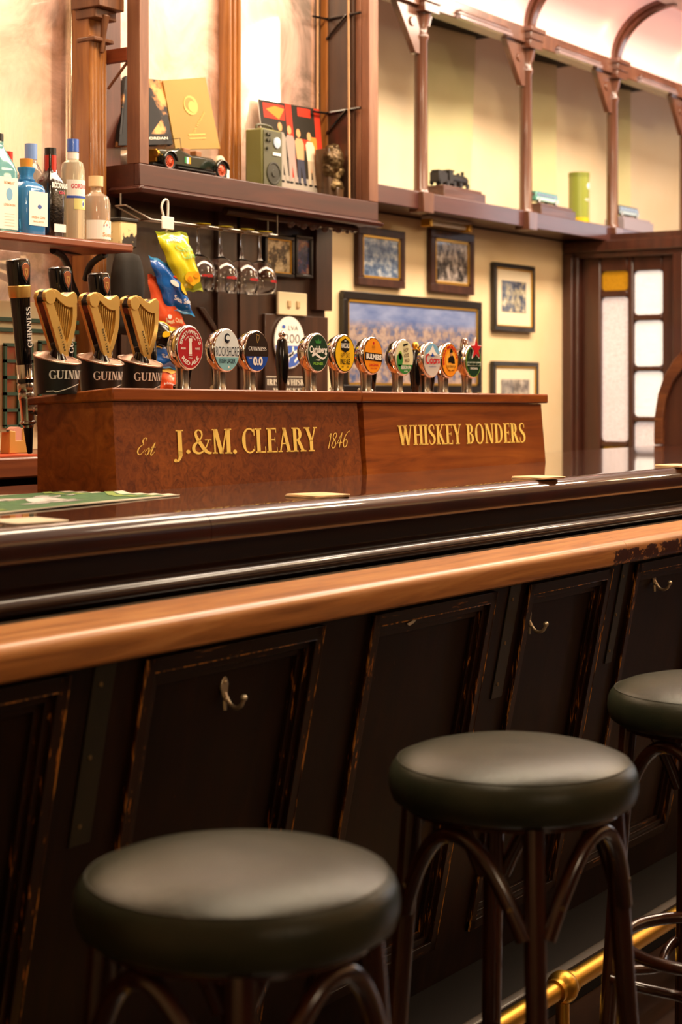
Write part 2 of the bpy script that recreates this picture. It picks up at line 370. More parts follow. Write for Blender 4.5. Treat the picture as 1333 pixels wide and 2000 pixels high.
brownp = wood('brown painted joinery', (54, 26, 16), (72, 36, 23), (88, 46, 30), .38, .3, 'z', .7, .05)
browns = wood('brown painted shelf', (66, 36, 32), (84, 46, 42), (98, 56, 50), .35, .4, 'x', .7, .05)
cabw = wood('red brown cabinet wood', (52, 22, 15), (74, 34, 23), (96, 48, 32), .42, .15, 'x', .7, .12)
cabv = wood('dusty cabinet post', (92, 54, 36), (128, 80, 54), (160, 112, 78), .5, .1, 'z', .7, .15)
orangew = wood('orange varnished pilaster', (112, 64, 26), (156, 96, 42), (190, 128, 66), .3, .5, 'z', .9, .05)
darkback = wood('dark back bar wood', (40, 24, 16), (62, 38, 25), (84, 54, 36), .35, .4, 'z', .7, .08)
shelfw = wood('orange brown shelf wood', (96, 44, 20), (130, 64, 30), (158, 84, 42), .4, .3, 'x', .9, .05)
floorm = wood('dark floorboards', (30, 18, 10), (48, 29, 17), (66, 42, 26), .3, .3, 'x', .5, .1)
ceilm = M('cream pink ceiling', (228, 160, 124), .7, col2=(218, 142, 106), scale=1.5)
def leather():
    m, N, L, b = newmat('green leather')
    v = coords(N, L); a = noise(N, L, v, 9, 4, .6); c = ramp(N, L, a, [(.35, lc(36, 42, 31)), (.65, lc(50, 52, 38))])
    L.new(c, b.inputs['Base Color']); b.inputs['Roughness'].default_value = .34; b.inputs['Specular IOR Level'].default_value = .24
    vo = N.new('ShaderNodeTexVoronoi'); vo.inputs['Scale'].default_value = 330; vo.feature = 'DISTANCE_TO_EDGE'; L.new(coords(N, L), vo.inputs['Vector'])
    n2 = noise(N, L, v, 45, 5, .6); mm = N.new('ShaderNodeMath'); mm.operation = 'MULTIPLY_ADD'; L.new(vo.outputs[0], mm.inputs[0]); mm.inputs[1].default_value = .6; L.new(n2, mm.inputs[2])
    addbump(N, L, b, mm.outputs[0], .35, .0015); return m
leath = leather()
bentw = wood('bentwood dark varnish', (34, 14, 7), (54, 25, 12), (80, 40, 18), .24, .7, 'z', .8, .06, .1, worn=(150, 92, 42), wornlo=.68)
def mirror_mat():
    m, N, L, b = newmat('foxed mirror')
    v = coords(N, L); b.inputs['Metallic'].default_value = 1; b.inputs['Roughness'].default_value = .06; b.inputs['Base Color'].default_value = (.93, .88, .84, 1)
    d = N.new('ShaderNodeBsdfPrincipled'); d.inputs['Base Color'].default_value = lc(240, 192, 176); d.inputs['Roughness'].default_value = .5
    d2 = N.new('ShaderNodeBsdfPrincipled'); d2.inputs['Metallic'].default_value = 1; d2.inputs['Roughness'].default_value = .42; d2.inputs['Base Color'].default_value = lc(250, 225, 205)
    f = ramp(N, L, noise(N, L, v, 4.5, 8, .68, 1.0), [(.38, (0, 0, 0)), (.64, (.72, .72, .72))])
    ms = N.new('ShaderNodeMixShader'); L.new(f, ms.inputs[0]); L.new(b.outputs[0], ms.inputs[1]); L.new(d.outputs[0], ms.inputs[2])
    ms2 = N.new('ShaderNodeMixShader'); ms2.inputs[0].default_value = .35; L.new(ms.outputs[0], ms2.inputs[1]); L.new(d2.outputs[0], ms2.inputs[2])
    L.new(ms2.outputs[0], N['Material Output'].inputs[0]); return m
mirrorm = mirror_mat()
def pane_mat(name, col, strength, col2):
    m, N, L, b = newmat(name)
    vo = N.new('ShaderNodeTexVoronoi'); vo.inputs['Scale'].default_value = 160; L.new(coords(N, L), vo.inputs['Vector'])
    big = noise(N, L, coords(N, L), 5, 3)
    c = mix(N, L, big, lc(*col), lc(*col2))
    c = mix(N, L, ramp(N, L, vo.outputs[0], [(.2, (0, 0, 0)), (.8, (.35, .35, .35))]), c, lc(int(col2[0]*.75), int(col2[1]*.72), int(col2[2]*.68)))
    L.new(c, b.inputs['Base Color']); L.new(c, b.inputs['Emission Color']); b.inputs['Emission Strength'].default_value = strength; b.inputs['Roughness'].default_value = .3
    addbump(N, L, b, vo.outputs[0], .5, .002); return m
paneW = pane_mat('daylit frosted glass', (252, 248, 242), .72, (226, 220, 214)); paneL = pane_mat('lit frosted glass', (236, 224, 222), .55, (216, 200, 196)); paneY = pane_mat('amber glass', (214, 158, 24), .3, (180, 120, 16))
glass = M('clear glass', (255, 255, 255), .02, trans=1, ior=1.45)
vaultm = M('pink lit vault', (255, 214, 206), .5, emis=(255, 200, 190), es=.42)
metalw = M('pale skylight metal', (206, 206, 212), .4, .3)

# ================================================================ ROOM
WN = 3.5; EN = 6.82
struct('floor', MB().box(-2, 12.1, -2.7, 3.6, -.05, 0), floorm)
struct('ceiling', MB().box(-2, 12.1, -2.7, 2.98, 3.5, 3.56), ceilm)
struct('wall_front', MB().box(-2, 12.1, -2.8, -2.7, 0, 3.5), cream)
struct('wall_left', MB().box(-2.1, -2, -2.7, 3.6, 0, 3.5), cream)
struct('wall_right', MB().box(12, 12.1, -2.7, 3.9, 0, 3.5), cream)
struct('wall_back', MB().box(-2, EN, WN, WN+.3, 0, 2.03), cream)
struct('wall_gallery', MB().box(4.3, 12, 3.75, 3.85, 2.03, 3.5), cream2)
struct('wall_upper', MB().box(-2, 4.5, 3.2, 3.3, 2.0, 3.6), darkback)
struct('wainscot_front', MB().box(-2, 12, -2.7, -2.66, 0, 2.15), darkback, .004)  # tall dark wainscot, unseen; keeps the glossy bar's reflections dark
struct('wainscot_right', MB().box(11.95, 12, -2.7, -.2, 0, 2.15).box(11.95, 12, 2.0, 3.0, 0, 2.15).box(11.95, 12, -.2, 2.0, 0, 1.0), darkback, .004)
# far window that lets the daylight in
wf = struct('window_1', MB().box(11.93, 12, -.1, 1.9, 1.0, 1.06).box(11.93, 12, -.1, 1.9, 2.9, 2.96).box(11.93, 12, -.1, -.04, 1, 2.96).box(11.93, 12, 1.84, 1.9, 1, 2.96).box(11.93, 12, .87, .93, 1, 2.96), brownp)
# ---------------- end wall with glazed door
def ew(px, py, s=EN): v = P(px, py, s=s); return v.y, v.z
n_c = WN
dl, dtop = ew(1136, 502); dr, _ = ew(1320, 492)
hd = ew(1200, 470)[1]
m = MB(); hn = dl
m.box(EN, EN+.12, dl, WN, 0, hd); m.box(EN, EN+.12, 1.2, dr, 0, hd); m.box(EN, EN+.12, dr, dl, dtop, hd)
struct('wall_end', m, brownp)
m = MB(); m.box(EN-.03, EN, dl, dl+.05, 0, dtop).box(EN-.03, EN, dr-.05, dr, 0, dtop).box(EN-.03, EN, dr-.05, dl+.05, dtop, dtop+.05)
m.box(EN-.05, EN, 1.2, WN, hd-.05, hd).box(EN-.028, EN, 1.2, WN-.05, hd-.075, hd-.05); m.box(EN-.05, EN, WN-.05, WN, 0, hd-.05)
struct('trim_1', m, brownp, .005)
struct('trim_2', MB().box(EN, 9.5, 1.2, 3.75, hd, hd+.03), brownp)
rows = [('a', 1172, 1225, [(529, 567, paneY), (580, 862, paneL), (873, 990, paneY)]), ('b', 1236, 1293, [(528, 614, paneW), (626, 715, paneW), (725, 814, paneW), (824, 960, paneL)])]
leaf = MB(); panes = []
def zc(px, py): return ew(px, py)[1]
x0, x1 = EN+.01, EN+.055
edges = [dr, ew(1293, 600)[0], ew(1236, 600)[0], ew(1225, 600)[0], ew(1172, 600)[0], dl]
leaf.box(x0, x1, edges[0], edges[1], 0.02, dtop); leaf.box(x0, x1, edges[2], edges[3], 0.02, dtop); leaf.box(x0, x1, edges[4], edges[5], 0.02, dtop)
for tag_, pa, pb, lst in rows:
    na, nb = ew(pa, 600)[0], ew(pb, 600)[0]; pc = (pa+pb)/2
    zt = dtop
    for (ya, yb, mt) in lst:
        za, zb = zc(pc, ya), zc(pc, yb); leaf.box(x0, x1, nb, na, za, zt); zt = zb; panes.append((nb, na, zb, za, mt))
    leaf.box(x0, x1, nb, na, .02, zt)
door = obj('door_1', leaf, brownp, None, .006); door['kind'] = 'structure'
for nb, na, zb, za, mt in panes:
    r = .012; pl = MB(); pl.box(x0+.02, x0+.028, nb, na, zb, za); obj('glass_pane', pl, mt, door)
    # rounded putty corners
    cm = MB()
    for cn, cz, dn_, dz_ in ((nb, zb, 1, 1), (nb, za, 1, -1), (na, zb, -1, 1), (na, za, -1, -1)):
        cm.prism([(cn, cz), (cn+dn_*.018, cz), (cn+dn_*.005, cz+dz_*.005), (cn, cz+dz_*.018)], 'x', x0+.01, x0+.019)
    obj('corner_putty', cm, brownp, door)
# ================================================================ GALLERY: shelf, columns, lintel, vault
GN = 3.3
struct('trim_3', MB().box(4.3, 10, GN, 3.75, 2.035, 2.06).box(4.3, 10, GN-.012, GN+.01, 2.027, 2.093), browns, .003)
cs = [P(x, 200, n=GN).x for x in (823, 1026, 1197)]; sp = (cs[2]-cs[0])/2
colS = [cs[0]-sp]+[cs[0]+sp*i for i in range(5)]
colproto = None
def gallery_column():
    t = thing('gallery_column', 'x', 'column', (0, 0, 2.045))
    pr = [(.028, -.02), (.034, .0), (.034, .04), (.030, .05), (.0265, .06), (.0245, .6), (.031, .612), (.031, .622), (.0245, .632), (.026, .65), (.036, .69), (.047, .72), (.047, .735)]
    obj('shaft', MB().lathe([(a, b) for a, b in pr], seg=20), colm, t, world=False)
    obj('capital', MB().box(-.055, .055, -.055, .055, .735, .765).box(-.062, .062, -.062, .062, .765, .785).box(-.052, .052, -.05, .05, .70, .735), colm, t, .003, world=False)
    obj('base_block', MB().box(-.036, .036, -.036, .03, -.03, .045), colm, t, .003, world=False)
    b = MB().prism([(-.05, .78), (-.21, .78), (-.21, .75), (-.055, .55), (-.025, .55), (-.025, .78)], 'y', -.012, .012)
    b.prism([(.025, .78), (.085, .78), (.085, .76), (.045, .66), (.025, .66)], 'y', -.012, .012); b.lathe([(.018, -.018), (.018, .018)], (-.08, 0, .66), 12, 'y')
    obj('bracket', b, colm, t, .002, world=False)
    return t
colm = wood('bronze brown column', (76, 44, 30), (104, 62, 42), (134, 88, 60), .32, .5, 'z', .6, .04)
labs = ['brown turned gallery column hidden behind the display cabinet', 'brown turned gallery column nearest the display cabinet, left of the dark model locomotive', 'brown turned gallery column between the locomotive and the green model bus', 'brown turned gallery column right of the tall green tin', 'brown turned gallery column at the right edge of the photo', 'farthest brown turned gallery column beyond the door']
g0 = gallery_column(); g0.location.x = colS[1]; g0.location.y = GN; g0['label'] = labs[1]; g0['group'] = 'gallery columns'
for i in (2, 3, 4):
    c = copy_tree(g0); c.location.x = colS[i]; c['label'] = labs[i]
lint = MB()
for i in range(5):
    a, b = colS[i]+.055, colS[i+1]-.055
    lint.box(a, b, GN-.03, GN+.04, 2.765, 2.83); lint.box(a+.16, b-.16, GN-.045, GN-.03, 2.79, 2.80)
lint.box(4.5, 10, GN-.02, GN+.04, 2.81, 2.835)
struct('trim_4', lint, colm, .003)
bead = MB()
for i in range(5):
    a, b = colS[i]+.2, colS[i+1]-.2
    bead.box(a, b, GN-.052, GN-.03, 2.762, 2.776); bead.box(a, b, GN-.045, GN-.03, 2.782, 2.789)
struct('trim_5', bead, M('glossy bead', (150, 130, 130), .15, coat=1), .002)
# vault
va = []; NV = 12; RN, RZ = .27, .235
for i in range(NV+1):
    a = PI/2*i/NV; va.append((GN-.01-RN*(1-math.cos(a)), 2.835+RZ*math.sin(a)))
vm = MB()
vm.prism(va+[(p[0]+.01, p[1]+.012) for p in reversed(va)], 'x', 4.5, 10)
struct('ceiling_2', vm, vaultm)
orange = M('pink orange edge band', (240, 120, 84), .5, emis=(255, 110, 70), es=.28)
for i in range(1, 6):
    rib = MB(); s0 = colS[i]
    rib.prism([(p[0]-.012, p[1]-.018) for p in va]+[(p[0]+.012, p[1]+.012) for p in reversed(va)], 'x', s0-.035, s0+.035)
    rib.prism([(p[0]-.024, p[1]-.03) for p in va]+[(p[0]+.0, p[1]+.0) for p in reversed(va)], 'x', s0-.02, s0+.02)
    struct('trim_%d' % (10+i), rib, colm, .002)
    lt = lamp('vault_light', 'POINT', (s0-.16, GN-.06, 2.93), .22, (1, .3, .16), .03)
struct('trim_6', MB().box(4.5, 10, 2.93, 3.035, 3.045, 3.085).box(4.5, 10, 2.9, 2.985, 3.085, 3.13).box(4.5, 10, 2.86, 2.96, 3.13, 3.5), metalw, .004)
# back panels of the gallery
for k, (pj, pt) in enumerate(((915, 74), (1074, 130), (1219, 178))):
    sj = P(pj, pt, n=3.74).x; zt = P(pj, pt, n=3.74).z
    m = MB(); wg = (.40, .24, .13)[k]; m.add([(sj-wg, 3.749, 2.03), (sj-(.06, .01, .0)[k], 3.70, 2.03), (sj, 3.70, zt), (sj-wg, 3.749, zt), (sj-(.06, .01, .0)[k], 3.75, 2.03), (sj, 3.75, zt)], [(0, 1, 2, 3), (1, 4, 5, 2)])
    struct('trim_%d' % (20+k), m, greenp)
    struct('trim_%d' % (30+k), MB().box(sj-(.42, .28, .16)[k], sj+.05, 3.62, 3.75, zt, zt+.12), M('dark slot %d' % k, (26, 22, 16), .7))
# ================================================================ BAR COUNTER
S0, S1 = .9, 6.6
bar = thing('bar_counter', 'long dark mahogany bar counter with glossy top, moulded edge and raked panelled front', 'bar counter', (3, 1.9, 0))
top = [(2.62, 1.16), (1.85, 1.16), (1.83, 1.16)]+[(1.83-.03*math.sin(math.radians(a)), 1.13+.03*math.cos(math.radians(a))) for a in range(10, 91, 10)]+[(1.80, 1.12), (1.8005, 1.112), (1.803, 1.107), (1.808, 1.104), (1.84, 1.104), (2.62, 1.104)]
sj = P(414, 1015, n=1.80).x
obj('worktop', MB().prism(top, 'x', S0, sj-.0006).prism(top, 'x', sj+.0006, S1), mahog, bar, smooth=25)
md = [(2.0, 1.104), (1.848, 1.104), (1.846, 1.066), (1.826, 1.062), (1.822, 1.058)]
for i in range(9):
    a = math.radians(80+i*20); md.append((1.802+.0165*math.cos(a)*1.1, 1.046+.0145*math.sin(a)))
md += [(1.806, 1.028), (1.792, 1.027), (1.79, 1.021), (1.776, 1.017), (1.772, .99), (1.72, .985), (1.72, .95), (2.0, .95)]
obj('edge_moulding', MB().prism(md, 'x', S0, S1), mould, bar, smooth=35)
rl = [(1.748, .968), (1.748, 1.030), (1.744, 1.032), (1.736, 1.031), (1.682, 1.0205)]+[(1.680-.0175*math.sin(math.radians(a)), 1.003+.0175*math.cos(math.radians(a))) for a in range(10, 91, 16)]+[(1.6625, .998), (1.663, .978), (1.665, .971), (1.670, .967), (1.68, .966)]
rj = P(1228, 1080, n=1.66).x
obj('handrail', MB().prism(rl, 'x', S0, rj-.0005).prism(rl, 'x', rj+.0005, S1), railm, bar, smooth=28)
N0, KR, ZR = 1.70, .20, .97
def RP(px, py):
    q = (px-CX)/F; v = (HZ-py)/F; ds = CT+ST*q; dn = ST-CT*q
    t = (N0+KR*(ZR-EYE))/(dn+KR*v); return t*ds, EYE+t*v
def rk(s, z, off): return (s, N0+KR*(ZR-z)-off, z)
def rbox(mb, s0, s1, z0, z1, o0, o1, mat=None):
    v = [rk(s, z, o) for s in (s0, s1) for o in (o1, o0) for z in (z0, z1)]
    return mb.add(v, [(0, 1, 3, 2), (4, 6, 7, 5), (0, 4, 5, 1), (2, 3, 7, 6), (0, 2, 6, 4), (1, 5, 7, 3)], mat)
ZB = .10
edg = [(None, RP(130, 1320)[0]), (RP(280, 1292)[0], RP(628, 1225)[0]), (RP(726, 1207)[0], RP(965, 1160)[0]), (RP(1030, 1148)[0], RP(1192, 1113)[0]), (RP(1241, 1104)[0], None)]
print('panels', edg)
wid = edg[1][1]-edg[1][0]
pan = [(edg[0][1]-wid, edg[0][1]), edg[1], edg[2], edg[3]]
wE = .5; e0 = edg[4][0]
for k in range(5): pan.append((e0, e0+wE)); e0 += wE+.12
pan.insert(0, (pan[0][0]-.12-wid, pan[0][0]-.12))
fr = MB(); PT, PB = .955, .20
rbox(fr, S0, S1, PT, .985, -.03, 0); rbox(fr, S0, S1, ZB, PB, -.03, 0)
last = S0
for a, b in pan:
    if a > last: rbox(fr, last, a, PB, PT, -.03, 0)
    last = b
rbox(fr, last, S1, PB, PT, -.03, 0)
obj('front_frame', fr, paneld, bar)
for a, b in pan:
    p = MB(); rbox(p, a, b, PB, PT, -.03, -.014)
    ps = [a+(b-a)*i/5 for i in range(1, 5)]
    pp = obj('front_panel', p, paneld, bar)
    fz = MB()
    for lw, lo in ((.022, .010), (.036, .002), (.048, -.006)):
        i0 = 0 if lw == .022 else (.022 if lw == .036 else .036)
        for (x0_, x1_, z0_, z1_) in ((a+i0, a+lw, PB+i0, PT-i0), (b-lw, b-i0, PB+i0, PT-i0)): rbox(fz, x0_, x1_, z0_, z1_, -.014, lo, panelm)
        for (x0_, x1_, z0_, z1_) in ((a+i0, b-i0, PT-lw, PT-i0), (a+i0, b-i0, PB+i0, PB+lw)): rbox(fz, x0_, x1_, z0_, z1_, -.014, lo, panelh)
    rbox(fz, a-.0006, a+.0018, PB, PT, .006, .0109, wornm); rbox(fz, b-.0018, b+.0006, PB, PT, .006, .0109, wornm); rbox(fz, a+.02, b-.02, PT-.024, PT-.022, .006, .0105, wornm)
    obj('panel_moulding', fz, panelm, pp, .002)
pl = MB(); pl.prism([(1.99, .0), (1.72, .0), (1.72, .082), (1.73, .09), (1.86, .11), (1.99, .11)], 'x', S0, S1)
obj('plinth', pl, M('shade-darkened plinth', (13, 8, 5), .6, spec=.15), bar, .003)  # shade under the bar and stools is put into this near-black colour
obj('plinth_edge', MB().prism([(1.7185, .078), (1.7185, .084), (1.729, .0925), (1.733, .0925), (1.733, .08)], 'x', S0, S1), wood('scuffed grey edge', (40, 34, 28), (70, 60, 48), (104, 92, 74), .5, .1, 'x', 1), bar)
sc = MB(); p_ = [RP(792, 1218), RP(813, 1207), RP(806, 1216), RP(797, 1222)]; sc.prism([(a, b) for a, b in p_], 'y', -.0005, .0005); sc.tf(lambda v: Vector(rk(v.x, v.z, .004))+Vector((0, v.y, 0))); tag(obj('paper_scrap', sc, offwhite, recalc=True), 'tiny cream paper scrap stuck on the bar front panel above the middle stool', 'paper')
# painted straps on the stiles
scr = M('dull brass screw', (150, 130, 90), .35, .9)
for (xa, ya, xb, yb, wd) in ((204, 1310, 186, 1640, .045), (1005, 1158, 978, 1360, .045), (1222, 1106, 1203, 1290, .034)):
    sa, za = RP(xa, ya); sb, zb = RP(xb, yb); m = MB(); rbox(m, sa-wd/2, sa+wd/2, zb, .96, 0, .003)
    st = obj('stile_strap', m, straps, bar, .001)
    for zz in (zb+.03, zb+(.955-zb)*.5, .93):
        q = MB().lathe([(0, -.0015), (.004, -.001), (.0045, .001)], (0, 0, 0), 10, 'y'); p0 = Vector(rk(sa-.006, zz, .003)); q.tf(lambda v: v+p0); obj('screw', q, scr, st)
# foot rail
fs, fz_ = 1.56, P(1100, 1928, n=1.56).z
ft = thing('foot_rail', 'polished brass foot rail running along the foot of the bar', 'foot rail', (3, fs, 0))
obj('tube', MB().tube([(S0, fs, fz_), (S1, fs, fz_)], .019, 20), brass, ft)
for sb in (P(1100, 1928, n=fs).x, P(1100, 1928, n=fs).x+1.45, P(1100, 1928, n=fs).x-1.45):
    b = MB().ball((sb, fs, fz_), .033, 24); b.tube([(sb-.035, fs, fz_), (sb+.035, fs, fz_)], .024, 20); obj('ball_joint', b, brass, ft)
    b = MB().tube([(sb, fs, fz_-.02), (sb, fs, .012)], .014, 16); b.lathe([(.035, 0), (.035, .006), (.016, .014)], (sb, fs, 0), 20); obj('bracket', b, brass, ft)
# coat hooks
hook = None
nick = M('nickel hook', (222, 210, 180), .34, .85)
for k, (px, py, lab) in enumerate(((450, 1345, 'nickel coat hook on the bar front above the left and middle stools'), (1044, 1206, 'nickel coat hook on the bar front behind the middle stool'), (1288, 1127, 'nickel coat hook on the bar front above the far right stool'))):
    s_, z_ = RP(px, py); t0 = Vector(rk(s_, z_, -.014))
    if hook is None:
        hook = thing('coat_hook', lab, 'hook', t0, 'coat hooks on the bar front')
        pr = [(.010*math.cos(a)*(1 if math.sin(a) > 0 else .8), .019*math.sin(a)) for a in [2*PI*i/20 for i in range(20)]]
        obj('plate', MB().prism(pr, 'y', -.004, 0), nick, hook, .001, world=False)
        j = [(0, -.003, -.008), (0, -.010, -.020), (0, -.018, -.028), (0, -.028, -.030), (0, -.038, -.024), (0, -.043, -.013)]
        h = MB().tube(cat(j, 5), .0034, 10); h.ball((0, -.043, -.012), .0058, 12); h.ball((0, -.006, -.017), .0055, 12); h.lathe([(0, -.007), (.003, -.006), (.003, -.004)], (0, 0, .010), 10, 'y'); h.tube([(0, -.003, -.02), (-.001, -.004, -.036)], [.004, .003], 8)
        obj('hook', h, nick, hook, world=False)
    else:
        c = copy_tree(hook); c.location = t0; c['label'] = lab
# ================================================================ NAME BOXES
def sb_z(s): return 1.368-.0083*(s-2.487)
def facen(z): return 2.267+.012*(z-1.16)/.18
specs = [(2.487, 3.352, 'long mahogany tap box lettered J. & M. CLEARY on the bar counter'), (3.372, 4.285, 'long mahogany tap box lettered WHISKEY BONDERS on the bar counter')]
boxes = []
for s0, s1, lab in specs:
    t = thing('tap_box', lab, 'sign box', ((s0+s1)/2, 2.38, 1.16), 'lettered tap boxes'); boxes.append(t)
    def zz(s, d): return sb_z(s)-d
    m = MB(); v = []
    for s in (s0, s1):
        si = s + (.006 if s == s0 else -.006)
        v += [(s, 2.267, 1.16), (s, 2.486, 1.16), (si if s == s1 else s, 2.486, zz(s, .034)), (si if s == s1 else s, 2.279, zz(s, .028))]
    m.add(v, [(0, 1, 2, 3)], signw); m.add(v, [(7, 6, 5, 4)], signw); m.add(v, [(0, 3, 7, 4)], signburl if s0 < 3 else signw); m.add(v, [(1, 5, 6, 2), (3, 2, 6, 7), (0, 4, 5, 1)], signw)
    obj('body', m, signw, t, .002)
    l0 = s0-.012 if s0 < 3 else s0-.02; l1 = s1+.0 if s0 < 3 else s1+.018
    m = MB(); v = []
    for s in (l0, l1): v += [(s, 2.268, zz(s, .026)), (s, 2.505, zz(s, .036)), (s, 2.505, zz(s, .02)), (s, 2.268, zz(s, 0))]
    m.add(v, [(0, 1, 2, 3), (7, 6, 5, 4), (0, 3, 7, 4), (1, 5, 6, 2), (3, 2, 6, 7), (0, 4, 5, 1)]); obj('lid', m, signw, t, .004)
def onface(px, py):
    v = P(px, py, n=2.273); return v.x, v.z
def facefn(x, z): return (x, facen(z)-.0012, z)
def sign(txt, tm, lx, ltop, lbot, rx, rtop, rbot, parent):
    xa, za1 = onface(lx, ltop); _, za0 = onface(lx, lbot); xb, zb1 = onface(rx, rtop); _, zb0 = onface(rx, rbot)
    m = MB()
    def fn(u, v): return facefn(xa+(xb-xa)*u, (za0+(zb0-za0)*u)+((za1-za0)+((zb1-zb0)-(za1-za0))*u)*v)
    put(m, tm, (0, 1, min(p[1] for p in tm[0]), max(p[1] for p in tm[0])), fn, gold)
    obj('lettering', m, gold, parent, recalc=False)
sign('J', serif('J.&M.'), 338, 840, 886, 462, 837, 886, boxes[0]); sign('C', serif('CLEARY'), 473, 837, 885, 620, 834, 881, boxes[0])
sign('Est', serif('est', .3), 267, 855, 888, 304, 856, 889, boxes[0]); sign('1846', serif('1846', .15), 640, 847, 876, 684, 842, 872, boxes[0])
sign('W', serif('WHISKEY'), 777, 831, 870, 902, 828, 867, boxes[1]); sign('B', serif('BONDERS'), 911, 828, 867, 1026, 826, 864, boxes[1])
# ================================================================ STOOLS
def make_stool():
    t = thing('bar_stool', 'x', 'stool', (0, 0, 0), 'green leather bar stools')
    R = .182; zt = .815
    pr = [(.150, zt-.062), (.170, zt-.060), (.180, zt-.053), (.184, zt-.040), (.1848, zt-.030), (.1835, zt-.018), (.180, zt-.009), (.1755, zt-.003), (.1715, zt+.0008)]
    obj('seat_side', MB().lathe(pr, seg=72), leath, t, world=False)
    tp = [(.1715, zt+.0008), (.1705, zt+.0016), (.168, zt+.003), (.163, zt+.0055), (.150, zt+.0105), (.12, zt+.018), (.07, zt+.0225), (0, zt+.024)]
    obj('seat_top', MB().lathe(tp, seg=72), leath, t, world=False, smooth=60)
    obj('piping', MB().tube([(.1713*math.cos(a), .1713*math.sin(a), zt+.0006) for a in [2*PI*i/72 for i in range(72)]], .0012, 6, True), leath, t, world=False)
    obj('seat_frame', MB().lathe([(.0, zt-.070), (.158, zt-.070), (.160, zt-.061), (0, zt-.060)], seg=48), bentw, t, world=False)
    legs = []
    for k in range(4):
        a = PI/2*k; ca, sa = math.cos(a), math.sin(a)
        rt, rb = .150, .205
        obj('leg', MB().tube([(ca*(rt+(rb-rt)*u), sa*(rt+(rb-rt)*u), (zt-.064)*(1-u)) for u in (0, .25, .5, .75, 1)], [.016, .016, .0155, .0145, .0135], 16), bentw, t, world=False)
    for k in range(4):
        a0 = PI/2*k; pts = []
        zl = zt-.215
        for i in range(25):
            u = i/24; a = a0+.10+(PI/2-.20)*u; e = 1-abs(2*u-1)**2.1
            rr = .150+(.205-.150)*((zt-.064-(zl+(zt-.084-zl)*e))/(zt-.064))+.004
            rr *= 1-.05*math.sin(PI*u)
            # hug the leg at the ends
            pts.append((rr*math.cos(a), rr*math.sin(a), zl+(zt-.082-zl)*e))
        ar = obj('arch', MB().tube(pts, .012, 12), bentw, t, world=False)
        for e_ in (2, 22):
            p = Vector(pts[e_]); d = Vector((p.x, p.y, 0)).normalized(); obj('screw', MB().tube([p+d*.009, p+d*.0118], .0042, 10), scr, ar, world=False)
    zr = .35; rr = .150+(.205-.150)*(1-zr/(zt-.064))
    rg = [((rr-.022)*math.cos(2*PI*i/48), (rr-.022)*math.sin(2*PI*i/48), zr) for i in range(48)]
    obj('foot_ring', MB().tube(rg, .0115, 12, True), bentw, t, world=False)
    for k in range(4):
        a0 = PI/2*k; pts = []
        for i in range(17):
            u = i/16; a = a0+.09+(PI/2-.18)*u; r_ = (rr+.006)*(1-.42*math.sin(PI*u)); pts.append((r_*math.cos(a), r_*math.sin(a), zr-.055-.012*math.sin(PI*u)))
        obj('stretcher', MB().tube(pts, .0095, 10), bentw, t, world=False)
    return t
st0 = make_stool()
SL = [(465, 1704, 'round green leather bar stool nearest the camera at lower left'), (1003, 1483, 'round green leather bar stool in the middle of the row'), (1387, 1347, 'farthest round green leather bar stool, cut off by the right edge')]
for i, (px, py, lab) in enumerate(SL):
    p = P(px, py, z=.815); o = st0 if i == 0 else copy_tree(st0); o.location = (p.x, p.y, 0)
    # legs turned as seen
    o.rotation_euler = (0, 0, math.radians((-50, -50, -52)[i])); o['label'] = lab
# ================================================================ TAPS ON THE BOXES
def lidz(s, n): return sb_z(s)-.02*(n-2.268)/.237
class Decal:
    def __init__(d, mb, fn): d.mb = mb; d.fn = fn
    def poly(d, pts, mat, L=1): d.mb.add([d.fn(x, y, L) for x, y in pts], [tuple(range(len(pts)))], mat)
    def ell(d, cx, cy, rx, ry, mat, L=1, n=28): d.poly([(cx+rx*math.cos(2*PI*i/n), cy+ry*math.sin(2*PI*i/n)) for i in range(n)], mat, L)
    def rect(d, x0, x1, y0, y1, mat, L=1): d.poly([(x0, y0), (x1, y0), (x1, y1), (x0, y1)], mat, L)
    def band(d, y0, y1, mat, L=1, r=1.0, n=10):
        ys = [y0+(y1-y0)*i/n for i in range(n+1)]; w_ = lambda y: math.sqrt(max(0, r*r-y*y))
        d.poly([(w_(y), y) for y in ys]+[(-w_(y), y) for y in reversed(ys)], mat, L)
    def text(d, t, cx, cy, w_, h, mat, L=2, ser=False, bold=.02, rot=0, slant=0):
        tm = serif(t, slant) if ser else sans(t, bold); c, s_ = math.cos(rot), math.sin(rot)
        def f(x, y): return d.fn(cx+x*c-y*s_, cy+x*s_+y*c, L)
        put(d.mb, tm, (-w_/2, w_/2, -h/2, h/2), f, mat)
    def arc(d, t, r, a0, a1, h, mat, L=2, inside=False, bold=.02):
        tm = sans(t, bold)
        def f(x, y):
            a = a0+(a1-a0)*x; rr = r+(y*h if not inside else -y*h+h); return d.fn(rr*math.cos(a), rr*math.sin(a), L)
        put(d.mb, tm, (0, 1, 0, 1), f, mat)
    def ribbon(d, pts, mat, L=2):
        V, Fc = glyph([('p', pts)]); d.mb.add([d.fn(x, y, L) for x, y in V], Fc, mat)
cN = {}
def C_(name, col, rough=.25, coat=.6):
    if name not in cN: cN[name] = M('print '+name, col, rough, coat=coat, coatr=.05)
    return cN[name]
W_ = C_('white', (242, 240, 234)); RED = C_('red', (178, 34, 40)); NAVY = C_('navy', (26, 34, 50)); TEAL = C_('teal', (132, 190, 202)); ICE = C_('ice', (226, 236, 240))
